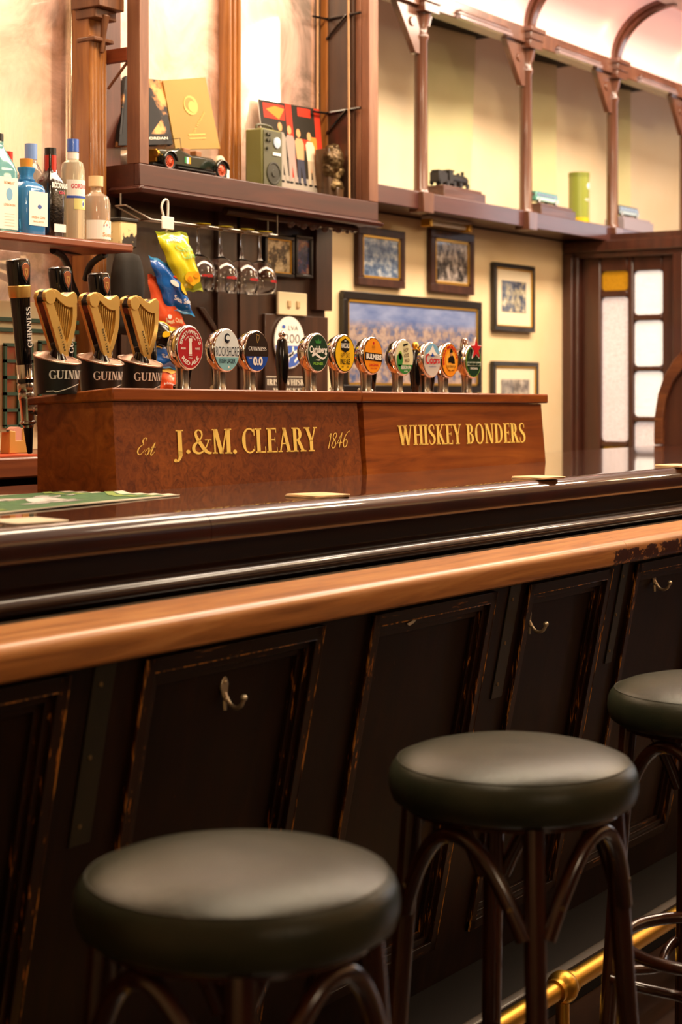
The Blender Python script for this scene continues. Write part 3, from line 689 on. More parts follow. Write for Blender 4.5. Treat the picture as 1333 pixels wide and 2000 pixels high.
BLK = C_('black', (16, 14, 13)); BLUE = C_('blue', (26, 72, 168)); DGRN = C_('dark green', (22, 58, 38)); GRN = C_('green', (52, 132, 60)); LGRN = C_('lime', (126, 178, 62))
YEL = C_('yellow', (236, 190, 32)); ORG = C_('orange', (240, 152, 34)); BRN = C_('brown', (92, 52, 22)); CRM = C_('cream', (226, 220, 176)); SIL = C_('silver', (206, 200, 196)); CRED = C_('cherry', (196, 32, 40)); SKY = C_('sky', (120, 176, 214)); BLACKP = C_('dark brown', (36, 22, 16)); VIO = C_('violet', (70, 66, 170))
fX, fZ, fY = .043, .0455, -.0215
def badge_tap(px, py, label, deco, lever=True, r=1.0, side=1):
    n = 2.36; c = P(px, py, n=n+fY); s = c.x; zb = lidz(s, n); h = c.z-zb
    t = thing('beer_tap', label, 'beer tap', (s, n, zb), 'lens badge beer taps on the tap boxes')
    # housing
    m = MB()
    m.lathe([(.0465*r, -.021), (.0485*r, -.019), (.049*r, -.014), (.047*r, -.004), (.041*r, .010), (.030*r, .020), (.015, .026), (0, .0275)], (s, n, c.z), 36, 'y', sx=.95)
    m.tf(lambda v: v)
    obj('housing', m, chrome, t, smooth=50)
    m = MB(); rr = [.0175, .0135, .0120, .0125, .0135, .0165]; zz = [0, .010, .022, h*.4, h*.55, h-.033]
    pts = [(s, n-.001+.002*i*0, zb+z) for z in zz]; m.lathe([(a, z) for a, z in zip(rr, zz)], (s, n, zb), 24, sq=3.2)
    obj('stem', m, chrome_dull, t, smooth=50)
    m = MB(); m.lathe([(.021, 0), (.021, .004), (.016, .008)], (s, n, zb), 24); obj('base_collar', m, chrome, t)
    m = MB(); d = Decal(m, lambda x, y, L: (s+x*fX*r, n+fY-.0006*L, c.z+y*fZ*r)); deco(d); o = obj('badge', m, W_, t, recalc=False)
    if lever:
        vd = Vector((s, n)); sl_ = s+.042*s/n+.014*side
        m = MB(); m.lathe([(.0, .0), (.007, .0), (.011, .03), (.014, .06), (.013, .085), (.010, .10), (0, .104)], (sl_, n+.042, zb+.008), 18); m.lathe([(.011, -.002), (.011, .01), (.006, .012)], (sl_, n+.042, zb), 16, mat=chrome)
        m.tube([(s, n+.02, zb+.012), (sl_, n+.042, zb+.012)], .006, 8, mat=chrome)
        obj('lever', m, black, t)
    return t
def harpshape(d, cx, cy, k, mat):
    d.ribbon([(cx-.5*k, cy+.7*k, .14*k), (cx-.1*k, cy-.9*k, .14*k)], mat); d.ribbon([(cx-.5*k, cy+.75*k, .16*k), (cx-.15*k, cy+.75*k, .12*k), (cx+.1*k, cy+.45*k, .1*k), (cx+.5*k, cy+.7*k, .12*k)], mat); d.ribbon([(cx+.5*k, cy+.7*k, .1*k), (cx+.45*k, cy, .1*k), (cx-.05*k, cy-.9*k, .12*k)], mat)
def d_smith(d):
    d.ell(0, 0, 1, 1, W_, 0); d.ell(0, 0, .965, .965, RED, 1)
    d.arc("SMITHWICK'S", .66, math.radians(168), math.radians(12), .2, W_, bold=.03); d.arc('& SONS  KILKENNY', .5, math.radians(140), math.radians(40), .07, W_)
    d.arc('RED ALE', .84, math.radians(216), math.radians(324), -.2, W_, bold=.03)
    d.poly([(-.12, -.38), (.12, -.38), (.09, .28), (-.09, .28)], W_, 2); d.rect(-.13, .13, .28, .44, W_, 2); d.rect(-.14, .14, -.34, -.31, RED, 3); d.text('1710', 0, -.5, .28, .07, W_)
    d.text('IRISH', -.55, -.04, .34, .1, W_, bold=.03); d.text('MADE', .55, -.04, .34, .1, W_, bold=.03)
def d_rock(d):
    d.ell(0, 0, 1, 1, ICE, 0); d.band(-.98, -.34, TEAL, 1)
    d.ell(0, .58, .24, .24, NAVY, 1); d.ell(.03, .56, .17, .17, ICE, 2); d.ribbon([(-.16, .52, .07), (0, .44, .09), (.15, .5, .04)], NAVY, 3)
    d.text('ROCKSHORE', 0, -.06, 1.86, .46, NAVY, 2, bold=.0); d.text('IRISH LAGER', 0, -.52, 1.3, .24, NAVY, 2, bold=.01); d.ell(.1, -.82, .06, .06, W_, 2)
def d_guin(d):
    d.ell(0, 0, 1, 1, BLACKP, 0); d.band(-.98, -.27, BLUE, 1); harpshape(d, .02, .66, .26, harpgold); d.text('GUINNESS', 0, .13, 1.56, .2, W_, 2, ser=True); d.text('0.0', .04, -.5, .84, .46, W_, 2, bold=.05)
    d.text('LIVE', -.62, -.36, .26, .07, W_, 2)
def d_carl(d):
    d.ell(0, 0, 1, 1, W_, 0); d.ell(0, 0, .97, .97, DGRN, 1); d.poly([(-.24, .5), (.24, .5), (.3, .68), (.12, .6), (0, .78), (-.12, .6), (-.3, .68)], GRN, 2)
    d.text('Carlsberg', 0, .12, 1.7, .5, W_, 2, bold=.035); d.ribbon([(-.6, -.18, .14), (-.3, -.06, .16), (.1, -.22, .12), (.5, -.3, .1), (.8, -.14, .04)], W_, 2)
    d.text('-4.2%-', 0, -.38, .5, .09, W_); d.text('PILSNER', 0, -.58, .95, .15, LGRN, bold=.03)
def d_rasc(d):
    d.ell(0, 0, 1, 1, BLK, 0); d.ell(0, 0, .955, .955, YEL, 1); d.poly([(0, .84), (.42, .66), (.42, .22), (0, .05), (-.42, .22), (-.42, .66)], BLK, 2)
    d.text('RASCALS', 0, .44, .8, .27, W_, 3, bold=.03); d.text('BEER', 0, .7, .2, .06, W_, 3); d.text('HAPPY DAYS', 0, -.1, .9, .27, BRN, 2, bold=0); d.text('PALE ALE', 0, -.43, .96, .32, BLK, 2, bold=.03); d.text('EST', -.25, -.72, .2, .08, BLK); d.text('2014', .25, -.72, .22, .08, BLK)
def d_bulm(d):
    d.ell(0, 0, 1, 1, BRN, 0); d.ell(0, 0, .965, .965, ORG, 1); d.ell(.04, .7, .08, .08, CRED, 2)
    for i in range(4): d.rect(-.16, .2, .36+.07*i, .375+.07*i, BRN, 2)
    d.poly([(-.9, .2), (.93, .1), (.93, -.34), (-.9, -.24)], BLACKP, 2); d.text('BULMERS', .05, -.06, 1.62, .3, W_, 3, bold=.05, rot=-.05); d.text('ORIGINAL', .06, -.52, 1.05, .15, CRED, 2); d.text('IRISH CIDER', .06, -.7, .7, .07, CRED, 2)
def d_hop(d):
    d.ell(0, 0, 1, 1, W_, 0); d.ell(0, 0, .96, .96, CRM, 1); d.band(-.96, -.42, GRN, 2, r=.96); d.ell(-.55, -.15, .34, .38, GRN, 2); d.ell(-.5, .1, .2, .25, LGRN, 2)
    d.poly([(-.2, .75), (.3, .83), (.32, .72), (.0, .66), (-.18, .62)], BLK, 3)
    for i, (tx, w_) in enumerate((('HOP', .5), ('HOUSE', .56), ('WILD', .56))): d.text(tx, .12+.05*i, .42-.3*i, w_, .22, BRN, 3, bold=.02, rot=.12)
    d.text('SESSION IPA', .1, -.57, 1.1, .2, W_, 3, bold=.02); d.text('4.3%', .1, -.8, .4, .08, W_, 3)
def d_coors(d):
    d.ell(0, 0, 1, 1, W_, 0); d.ell(0, 0, .97, .97, SIL, 1); d.band(.35, .93, SKY, 2, r=.96); d.poly([(-.75, .3), (-.3, .55), (.02, .86), (.3, .5), (.7, .25)], W_, 3); d.poly([(-.02, .44), (.2, .2), (-.2, .2)], BLUE, 4)
    d.ribbon([(-.4, .28, .05), (-.6, .3, .1), (-.8, .1, .12), (-.72, -.16, .12), (-.5, -.2, .08), (-.4, -.08, .04)], CRED, 5)
    for i in range(2): d.ribbon([(-.2+.38*i, .06, .09), (-.33+.38*i, -.04, .09), (-.26+.38*i, -.2, .09), (-.08+.38*i, -.16, .09), (-.06+.38*i, .0, .09), (-.2+.38*i, .06, .08)], CRED, 5)
    d.text('rs', .58, -.07, .5, .3, CRED, 5, bold=.03); d.text('THE WORLD IS COLD', 0, -.4, .8, .06, BLUE, 3)
def d_mor(d):
    d.ell(0, 0, 1, 1, BRN, 0); d.ell(0, 0, .965, .965, ORG, 1); d.arc('BIRRA MORETTI', .72, math.radians(200), math.radians(10), .2, CRED, bold=.05)
    d.ell(.06, -.02, .6, .6, C_('honey', (246, 176, 60)), 2); d.poly([(-.25, -.15), (-.28, .12), (-.05, .26), (.28, .3), (.5, .1), (.55, -.2), (.2, -.18), (0, -.12)], BLK, 3); d.ell(.1, .4, .13, .15, C_('skin', (206, 150, 100)), 3); d.poly([(-.1, .46), (.3, .48), (.2, .66), (.0, .72)], BLK, 4)
    d.text("L'AUTENTICA", .08, -.36, 1.1, .14, BRN, 3); d.text('DAL 1859', .08, -.6, .8, .09, BRN, 3)
def d_hein(d):
    d.ell(0, 0, 1, 1, LGRN, 0); d.ell(0, 0, .93, .95, DGRN, 1)
    d.rect(-.93, .93, -.28, -.02, C_('pale green', (196, 206, 190)), 2); d.text('Heineken', 0, -.14, 1.7, .24, DGRN, 3, bold=.04); d.text('ORIGINAL', 0, -.44, 1.0, .14, W_, 3, bold=.02)
TAPS = [(372, 679, 'chrome tap with a round red badge reading SMITHWICK\'S RED ALE', d_smith, True, 1.0, 1), (444.5, 684, 'chrome tap with a white and teal badge reading ROCKSHORE IRISH LAGER', d_rock, True, 1.0, -1),
 (503, 686, 'chrome tap with a black and blue badge reading GUINNESS 0.0', d_guin, False, .98, 1), (622, 689, 'chrome tap with a dark green badge reading Carlsberg PILSNER', d_carl, True, .98, -1),
 (674.6, 690.7, 'chrome tap with a yellow badge reading RASCALS PALE ALE', d_rasc, True, .98, -1), (729.6, 694.7, 'chrome tap with an orange badge reading BULMERS ORIGINAL', d_bulm, True, .98, 2),
 (791, 698, 'chrome tap with a green and cream badge left of the brass-topped handle', d_hop, False, .98, 1), (845, 702.7, 'chrome tap with a silver badge reading Coors', d_coors, True, .98, 2),
 (880, 704, 'chrome tap with an orange badge showing a man in a black hat', d_mor, False, .98, 1)]
for a in TAPS: badge_tap(a[0], a[1], a[2], a[3], a[4], a[5], a[6])
# heineken: chrome barrel with an oval and a star
t = badge_tap(926, 706, 'chrome tap with a green oval badge reading Heineken under a red star', d_hein, False, .95)
c = P(926, 706, n=2.36+fY); s = c.x
t2 = MB(); t2.lathe([(.030, -.02), (.033, -.012), (.030, .02), (.034, .045), (.030, .065), (.012, .075), (0, .077)], (s, 2.36, c.z+.004), 28, 'y'); t2.lathe([(.012, .03), (.010, .055), (.006, .064), (0, .066)], (s+.01, 2.375, c.z), 16)
obj('barrel', t2, chrome, t)
m = MB()
def star(cx, cz, R, y, mt): 
    pts = [(cx+(R if i % 2 == 0 else R*.42)*math.cos(PI/2+PI*i/5), cz+(R if i % 2 == 0 else R*.42)*math.sin(PI/2+PI*i/5)) for i in range(10)]; m.prism(pts, 'y', y-.002, y, mt)
star(s+.004, c.z+.034, .033, 2.36+fY-.003, W_); star(s+.004, c.z+.034, .028, 2.36+fY-.0052, CRED)
obj('red_star', m, CRED, t)
# plain handles
def plain_handle(px, ytop, ybot, lab, ballmat, n=2.37):
    p0 = P(px, ytop, n=n); s = p0.x; zb = lidz(s, n); h = p0.z-zb
    t = thing('plain_beer_tap', lab, 'beer tap', (s, n, zb), 'plain black beer taps')
    m = MB().lathe([(0, .004), (.009, .004), (.0125, .03), (.0155, h*.42), (.0155, h*.6), (.0125, h-.028), (.011, h-.021), (0, h-.021)], (s, n, zb), 24); obj('grip', m, black, t)
    obj('finial', MB().lathe([(.0095, h-.022), (.010, h-.019), (.005, h-.0165), (.0045, h-.013)], (s, n, zb), 16).ball((s, n, zb+h-.0085), .009, 18), ballmat, t)
    obj('collar', MB().lathe([(.013, 0), (.013, .005), (.008, .008)], (s, n, zb), 20), chrome, t)
plain_handle(552, 646, 758, 'plain black tap handle with a silver ball, right of the 0.0 badge', chrome)
plain_handle(812, 668, 760, 'plain black tap handle with a brass ball, left of the silver Coors badge', brass)
plain_handle(294, 640, 758, 'plain black tap handle half hidden behind the rightmost gold harp', chrome, n=2.5)
# ---------------- harp taps
HN = 2.395
def build_harp_tap():
    t = thing('harp_tap', 'x', 'beer tap', (0, 0, 0), 'gold harp beer taps')
    zc_ = .070; kk = .26; R1, R0 = .0475, .0395
    m = MB(); SEG = 48
    def rim(a, r): return (r*math.cos(a), r*math.sin(a), zc_+kk*r*math.sin(a)-.10*r*math.cos(a)*0)
    bot = [(R0*math.cos(2*PI*i/SEG), R0*math.sin(2*PI*i/SEG), 0) for i in range(SEG)]
    tp = [rim(2*PI*i/SEG, R1) for i in range(SEG)]
    m.add(bot+tp, [(i, (i+1) % SEG, SEG+(i+1) % SEG, SEG+i) for i in range(SEG)]+[tuple(range(SEG-1, -1, -1)), tuple(range(SEG, 2*SEG))])
    def wrap(x, y, L):   # x in radians round the drum from -Y, y height
        a = -PI/2+x; u = y/(zc_+kk*R1*math.sin(a)); r = R0+(R1-R0)*min(u, 1)+.0004+.0003*L; return (r*math.cos(a), r*math.sin(a), y)
    d = Decal(m, wrap); d.text('GUINNESS', .0, .038, 2.3, .0175, W_, 1, ser=True)
    # a slightly larger initial
    pts = []
    for i in range(41):
        x = -1.35+2.7*i/40; y = .012+.007*math.sin((x+.2)*1.7)*(1 if x > -.9 else .6)+(0.002*x); pts.append((x, y))
    top_ = [wrap(x, y+.0008, 1) for x, y in pts]; bo_ = [wrap(x, y-.0008, 1) for x, y in pts]
    m.add(top_+bo_, [(i, i+1, 41+i+1, 41+i) for i in range(40)], W_)
    obj('drum', m, blackm, t, world=False, smooth=60)
    m = MB(); m.tube([rim(2*PI*i/SEG, R1-.001) for i in range(SEG)], .0022, 8, True); m.add([rim(2*PI*i/SEG, R1-.001) for i in range(SEG)]+[(v[0]*.55, v[1]*.55, v[2]-.0+.004) for v in [rim(2*PI*i/SEG, R1-.001) for i in range(SEG)]]+[(0, 0, zc_+.006)], [(i, (i+1) % SEG, SEG+(i+1) % SEG, SEG+i) for i in range(SEG)]+[(SEG+i, SEG+(i+1) % SEG, 2*SEG) for i in range(SEG)])
    m.tf(lambda v: v+Vector((0, 0, .0012))); obj('drum_cap', m, M('copper silver cap', (206, 176, 158), .3, .85), t, world=False, smooth=60)
    h = MB(); h.lathe([(.020, zc_-.004), (.016, zc_+.008), (.011, zc_+.02)], seg=20); obj('socket', h, black, t, world=False)
    def cv(X, Y): return ((X-450)*.2476/690, zc_+.006+(800-Y)*.2476/970)
    sbL = [cv(*p) for p in ((313, 385), (335, 450), (362, 540), (392, 640), (420, 730), (440, 800))]; sbR = [cv(*p) for p in ((378, 385), (400, 450), (430, 540), (462, 640), (492, 720), (500, 800))]
    nkT = [cv(*p) for p in ((310, 350), (328, 300), (365, 280), (405, 290), (445, 322), (482, 336), (512, 312), (540, 294), (560, 316), (564, 350))]; nkB = [cv(*p) for p in ((350, 392), (360, 360), (376, 344), (400, 350), (432, 380), (470, 408), (500, 418), (525, 416), (548, 400), (564, 378))]
    plO = [cv(*p) for p in ((560, 330), (566, 400), (566, 480), (558, 560), (542, 640), (522, 705), (500, 760))]; plI = [cv(*p) for p in ((528, 395), (532, 430), (532, 490), (524, 560), (510, 620), (498, 665), (484, 715))]
    def rib(m, A, B, y0, y1, mat=None):
        n = len(A); v = [(a, y0, b) for a, b in A]+[(a, y0, b) for a, b in B]+[(a, y1, b) for a, b in A]+[(a, y1, b) for a, b in B]; fs = []
        for i in range(n-1): fs += [(i, i+1, n+i+1, n+i), (2*n+i, 3*n+i, 3*n+i+1, 2*n+i+1), (i, 2*n+i, 2*n+i+1, i+1), (n+i, n+i+1, 3*n+i+1, 3*n+i)]
        fs += [(0, n, 3*n, 2*n), (n-1, 3*n-1+0, 4*n-1, 2*n-1)] if False else [(0, n, 3*n, 2*n), (n-1, 2*n-1, 4*n-1, 3*n-1)]
        m.add(v, fs, mat)
    full = [nkT[2]]+nkT[3:]+plO[1:]+[sbR[-1], sbL[-1]]+list(reversed(sbL))+[nkT[0], nkT[1]]
    full = nkT+plO[1:]+[sbR[-1]]+list(reversed(sbL))
    for y0, y1 in ((-.0150, -.0075), (.0075, .0150)):
        g = MB()
        rib(g, sbL, sbR, y0, y1); rib(g, nkT, nkB, y0-(.0015 if y0 < 0 else 0), y1+(.0015 if y0 > 0 else 0)); rib(g, plO, plI, y0, y1)
        c0 = cv(352, 345); g.lathe([(.0145, y0-.002), (.0145, y1+.001)], (c0[0], 0, c0[1]), 20, 'y')
        if y0 < 0:
            c1 = cv(370, 352)
            for i in range(9):
                u = i/8; a = cv(385+u*140, 350+u*52+(0 if i < 5 else 0)); b = cv(392+u*98+2, 425+u*275); g.tube([(a[0], -.0105, a[1]), (b[0], -.0105, b[1])], .0009, 6)
        obj('harp_face' if y0 < 0 else 'harp_back', g, harpgold, t, .0008, world=False, smooth=30)
        if y0 < 0:
            dd = MB(); de = Decal(dd, lambda x, y, L: (x, -.0156, y)); c2 = cv(445, 668); de.text('ESTD 1759', c2[0], c2[1], .052, .0048, BLK, 1, rot=-math.atan2(970/690*.3, .3)-.28); c3 = cv(372, 350); de.ell(c3[0]-.002, c3[1], .0028, .0028, BLK, 1)
            dd.tf(lambda v: v)
            obj('harp_lettering', dd, BLK, t, world=False, recalc=False)
    k_ = MB(); k_.prism(full, 'y', -.0078, .0078); obj('harp_core', k_, black, t, .001, world=False, smooth=30)
    gp = MB(); gp.prism([cv(*p) for p in ((380, 350), (430, 385), (480, 410), (530, 405), (534, 490), (524, 570), (500, 660), (486, 712), (440, 570), (395, 430))], 'y', -.0092, -.0076); obj('string_plate', gp, M('antique gold', (168, 128, 58), .45, .7), t, world=False)
    # tall black dispensing handle and spout behind the drum
    return t
h0 = build_harp_tap()
for i, (px, lab) in enumerate(((112, 'gold harp tap on a black GUINNESS drum, leftmost of the three'), (197, 'gold harp tap on a black GUINNESS drum, middle of the three'), (275, 'gold harp tap on a black GUINNESS drum, nearest the red round badge'))):
    p = P(px, 762, n=HN); o = h0 if i == 0 else copy_tree(h0); o.location = (p.x, HN, lidz(p.x, HN)-.002); o['label'] = lab
def build_tall():
    t = thing('tall_beer_tap', 'x', 'beer tap', (0, 0, 0), 'tall black beer taps with copper shields')
    m = MB(); pr = [(.0145, 0), (.0150, .01), (.0175, .10), (.0195, .148), (.0205, .155), (.021, .17), (.0235, .21), (.022, .219), (.016, .222)]
    m.lathe(pr, seg=28, sq=3.2, sy=.9)
    d = Decal(m, lambda x, y, L: (x, -.0163-.0028*((y)/.15)-.0004, y)); d.text('GUINNESS', .0035, .078, .085, .0135, W_, 1, ser=True, rot=PI/2)
    obj('grip', m, black, t, world=False, smooth=50)
    m = MB(); m.lathe([(.0198, .140), (.0208, .142), (.0222, .164), (.0205, .166)], seg=28, sq=3.2, sy=.9); obj('gold_band', m, harpgold, t, world=False)
    sh = [(-.011, .012), (-.004, .018), (.004, .018), (.011, .012), (.009, -.006), (0, -.021), (-.009, -.006)]
    m = MB(); m.prism([(a*1.25, b*1.15+.193) for a, b in sh], 'y', -.0218, -.0192, blackm); m.prism([(a, b*.95+.194) for a, b in sh], 'y', -.0228, -.0215, copper)
    V, Fc = glyph([('p', [(-.004, .2, .0016), (0, .184, .0016)]), ('p', [(-.004, .2, .0016), (0, .199, .0016), (.004, .2, .0016)]), ('p', [(.004, .2, .0016), (.0035, .192, .0016), (0, .184, .0016)])]); m.add([(a, -.0232, b) for a, b in V], Fc, harpgold); obj('shield', m, copper, t, .0006, world=False)
    m = MB(); m.lathe([(.0165, 0), (.0165, -.028), (.0175, -.03)], seg=24); obj('collar', m, chrome, t, world=False); m = MB(); m.lathe([(.0175, -.03), (.018, -.037), (.0165, -.039)], seg=24); obj('black_ring', m, black, t, world=False)
    m = MB(); m.lathe([(.016, -.038), (.0175, -.042), (.0175, -.056), (.016, -.058), (.0172, -.06), (.0172, -.072), (.0155, -.075), (.0145, -.118), (.0175, -.12), (.0175, -.124), (.011, -.128), (.0105, -.133), (0, -.133)], seg=24); m.tube([(0, 0, -.095), (.012, -.085, -.095)], .011, 14); m.ball((.004, -.03, -.095), .014, 14); obj('valve', m, chrome_dull, t, world=False)
    m = MB(); m.lathe([(0, -.13), (.0105, -.13), (.0095, -.145), (.0055, -.186), (.004, -.188), (0, -.188)], seg=20); obj('spout', m, M('black rubber spout', (16, 15, 14), .5), t, world=False)
    return t
t0 = build_tall(); TN_ = 2.57
for i, (px, yy, lab) in enumerate(((48, 712, 'tall black GUINNESS tap handle with a gold band and spout at the far left'), (129, 722, 'tall black GUINNESS tap handle behind the leftmost gold harp'), (205, 728, 'tall black GUINNESS tap handle behind the middle gold harp'))):
    p = P(px, yy, n=TN_); o = t0 if i == 0 else copy_tree(t0); o.location = p; o['label'] = lab; o.rotation_euler = (0, math.radians(-5), 0)
# ================================================================ BACK BAR (behind the service aisle)
MN = 3.18
bb = thing('back_bar', 'dark wooden back bar with foxed mirrors, fluted orange pilaster and rear counter', 'back bar', (3.4, MN, 0))
def pbox(m, pxa, pya, pxb, pyb, n0, n1, mat=None, ref=None):
    """box whose front face (plane n0) fills the measured rectangle"""
    r = n0 if ref is None else ref
    a = P(pxa, pya, n=r); b = P(pxb, pyb, n=r)
    sa, sb = a.x, b.x; z1 = P((pxa+pxb)/2, pya, n=r).z; z0 = P((pxa+pxb)/2, pyb, n=r).z
    return m.box(min(sa, sb), max(sa, sb), min(n0, n1), max(n0, n1), min(z0, z1), max(z0, z1), mat)
sM0, sM1, sM2 = 1.6, P(150, 200, n=MN).x, P(446, 200, n=MN).x
sM3 = P(616, 200, n=MN).x
obj('mirror', MB().box(1.6, sM1, MN, MN+.01, 1.25, 3.4), mirrorm, bb)
obj('mirror', MB().box(sM1+.02, sM3, MN, MN+.01, 1.9, 3.4), mirrorm, bb)
obj('carcass', MB().box(1.5, 4.47, MN+.01, MN+.05, 0, 3.45), darkback, bb)
# lower dark panelling
sL0, sL1 = P(160, 600, n=MN-.02).x, P(636, 600, n=MN-.02).x
m = MB().box(sL0, sL1, MN-.02, MN, 1.0, 1.92); m.box(P(236, 600, n=MN-.03).x, P(248, 600, n=MN-.03).x, MN-.032, MN-.02, 1.2, 1.9)
m.box(P(425, 600, n=MN-.03).x, P(462, 600, n=MN-.03).x, MN-.034, MN-.02, 1.2, 1.9).box(P(470, 600, n=MN-.03).x, P(505, 600, n=MN-.03).x, MN-.030, MN-.02, 1.2, 1.9); m.box(P(612, 600, n=MN-.03).x, sL1+.005, MN-.045, MN-.0, 1.62, 1.95)
m.box(P(518, 600, n=MN-.03).x, sL1, MN-.032, MN-.02, 1.2, 1.60)
a, b = P(392, 600, n=MN-.025), P(480, 730, n=MN-.025); m.prism([(a.x-.012, a.z), (a.x+.012, a.z), (b.x+.012, b.z), (b.x-.012, b.z)], 'y', MN-.03, MN-.02)
obj('lower_panel', m, darkback, bb, .002)
# pilaster
m = MB(); sP = lambda x, n=3.09: P(x, 200, n=n).x
m.box(sP(154, 3.155), sP(178, 3.155), 3.155, MN, 1.1, 3.4).box(sP(156, 3.148), sP(164, 3.148), 3.148, 3.155, 1.1, 3.4); obj('pilaster_board', m, orangew, bb, .004)
m = MB(); m.box(sP(179), sP(213), 3.10, 3.16, 1.1, 3.4)
for i in range(5):
    x0_ = sP(180)+(sP(211)-sP(180))*(i+.5)/5; m.tube([(x0_, 3.10, 1.2), (x0_, 3.10, P(190, 70, n=3.09).z)], .0085, 12)
obj('pilaster', m, orangew, bb, .002)
zc1, zc2, zc3 = P(195, 68, n=3.06).z, P(195, 28, n=3.06).z, P(195, 8, n=3.06).z
m = MB().box(sP(177), sP(216), 3.075, 3.14, zc1-.012, zc1).box(sP(175), sP(218), 3.07, 3.14, zc2-.006, zc2+.02).box(sP(172), sP(222), 3.05, 3.15, zc2+.02, zc3+.03); m.tube([(sP(196), 3.085, zc1-.04), (sP(196), 3.075, zc1+.03), (sP(196), 3.07, zc1+.06)], [.006, .009, .012], 10)
obj('capital', m, wood('dusty carved capital', (78, 44, 20), (110, 64, 32), (150, 100, 60), .5, .1, 'z', 1), bb, .003)
m = MB().box(sP(213), sP(232, 3.14), 3.13, MN, 1.9, 3.4); obj('mirror_post', m, wood('dark red post', (70, 34, 26), (92, 48, 36), (112, 62, 48), .4, .2, 'z'), bb, .003)
m = MB().box(P(443, 200, n=MN-.03).x, P(471, 200, n=MN-.03).x, MN-.03, MN, 1.9, 3.4)
for xx, r in ((447, .008), (457, .006), (467, .008)): m.tube([(P(xx, 200, n=MN-.03).x, MN-.03, 1.9), (P(xx, 200, n=MN-.03).x, MN-.03, 3.4)], r, 10)
obj('mirror_post', m, orangew, bb, .002)
m = MB().box(P(640, 200, n=MN-.03).x, P(662, 200, n=MN-.03).x, MN-.03, MN, 1.9, 3.4).tube([(P(650, 200, n=MN-.04).x, MN-.035, 1.9), (P(650, 200, n=MN-.04).x, MN-.035, 3.4)], .009, 10)
obj('mirror_post', m, orangew, bb, .002)
dm = M('dim old mirror', (96, 76, 66), .3, .6, col2=(44, 34, 28), scale=5, stretch=(3, 1, .8))
obj('dim_mirror', MB().box(sM3, 4.46, MN-.004, MN, 1.9, 3.4), dm, bb)
obj('mirror_edge', MB().box(P(139, 200, n=MN-.01).x, P(151, 200, n=MN-.01).x, MN-.012, MN, 1.75, 3.4), M('pale bevelled edge', (250, 236, 214), .15, .9), bb, .003)
# rear counter
zr1 = P(30, 893, n=2.8).z
obj('rear_counter', MB().box(1.5, 4.6, 2.8, MN, zr1-.05, zr1), shelfw, bb, .006)
obj('rear_cupboards', MB().box(1.5, 4.58, 2.84, MN, 0, zr1-.05), M('black cupboard', (16, 12, 10), .5), bb)
# mirror reflection of a cream, green-trimmed cabinet, built solid under the shelf
gtr = M('green painted trim', (52, 84, 66), .5); gcr = M('cream cabinet panel', (238, 222, 184), .5, col2=(224, 204, 160), scale=3)
ct = thing('mirrored_cabinet', 'mirror reflection of a cream cabinet with green trims, built solid behind the left tap', 'cabinet', (P(60, 700, n=3.12).x, 3.12, zr1))
m = MB(); sa, sb = 2.4, P(148, 700, n=3.12).x; zt_ = P(60, 590, n=3.12).z
m.box(sa, sb, 3.12, MN-.002, zr1, zt_); obj('body', m, gcr, ct, .002)
m = MB(); z1_, z2_, z3_, z4_ = [P(60, y, n=3.115).z for y in (622, 630, 642, 650)]
m.box(sa, sb+.002, 3.108, 3.12, z2_+.0, z1_).box(sa, sb+.002, 3.108, 3.12, z4_, z3_); obj('green_band', m, gtr, ct, .001)
for (xa, xb, ya, yb) in ((10, 62, 673, 832), (78, 146, 668, 832)):
    a = P(xa, ya, n=3.11); b = P(xb, yb, n=3.11); m = MB(); m.box(a.x, b.x, 3.112, 3.12, b.z, a.z); dr_ = obj('glazed_door', m, M('dim green glass', (128, 112, 70), .3, col2=(150, 60, 40), scale=14, stretch=(1.5, 1, 1)), ct)
    m = MB(); ns, nz = 2, 5
    for i in range(ns+1): x = a.x+(b.x-a.x)*i/ns; m.box(x-.004, x+.004, 3.106, 3.113, b.z, a.z)
    for i in range(nz+1): z = b.z+(a.z-b.z)*i/nz; m.box(a.x-.004, b.x+.004, 3.106, 3.113, z-.004, z+.004)
    obj('glazing_bars', m, gtr, dr_)
# red mat and tape dispenser
rm = MB().box(1.8, P(66, 889, n=2.83).x, 2.815, 3.0, zr1+.0005, zr1+.004); tag(obj('bar_mat', rm, M('orange red mat', (206, 84, 44), .6)), 'orange red mat on the rear counter under the tape dispenser', 'mat')
td = P(27, 880, n=2.9); zt0 = zr1+.0045
t = thing('tape_dispenser', 'tan wooden tape dispenser on the orange mat at the far left', 'tape dispenser', (td.x, 2.9, zt0)); x0 = td.x
tan = M('tan plastic', (196, 142, 66), .45)
m = MB(); pr = [(-.034, 0), (.034, 0), (.034, .012), (.030, .058), (.010, .058), (.010, .03), (-.012, .03), (-.012, .052), (-.030, .054)]
m.prism([(x0+a, zt0+b) for a, b in pr], 'y', 2.88, 2.91); obj('body', m, tan, t, .002)
obj('tape_roll', MB().lathe([(.009, 2.882), (.017, 2.882), (.017, 2.908), (.009, 2.908)], (x0-.002, 0, zt0+.045), 20, 'y'), M('pink tape', (214, 150, 130), .4), t)
obj('cutter', MB().box(x0-.040, x0-.028, 2.883, 2.907, zt0+.050, zt0+.056), chrome_dull, t)
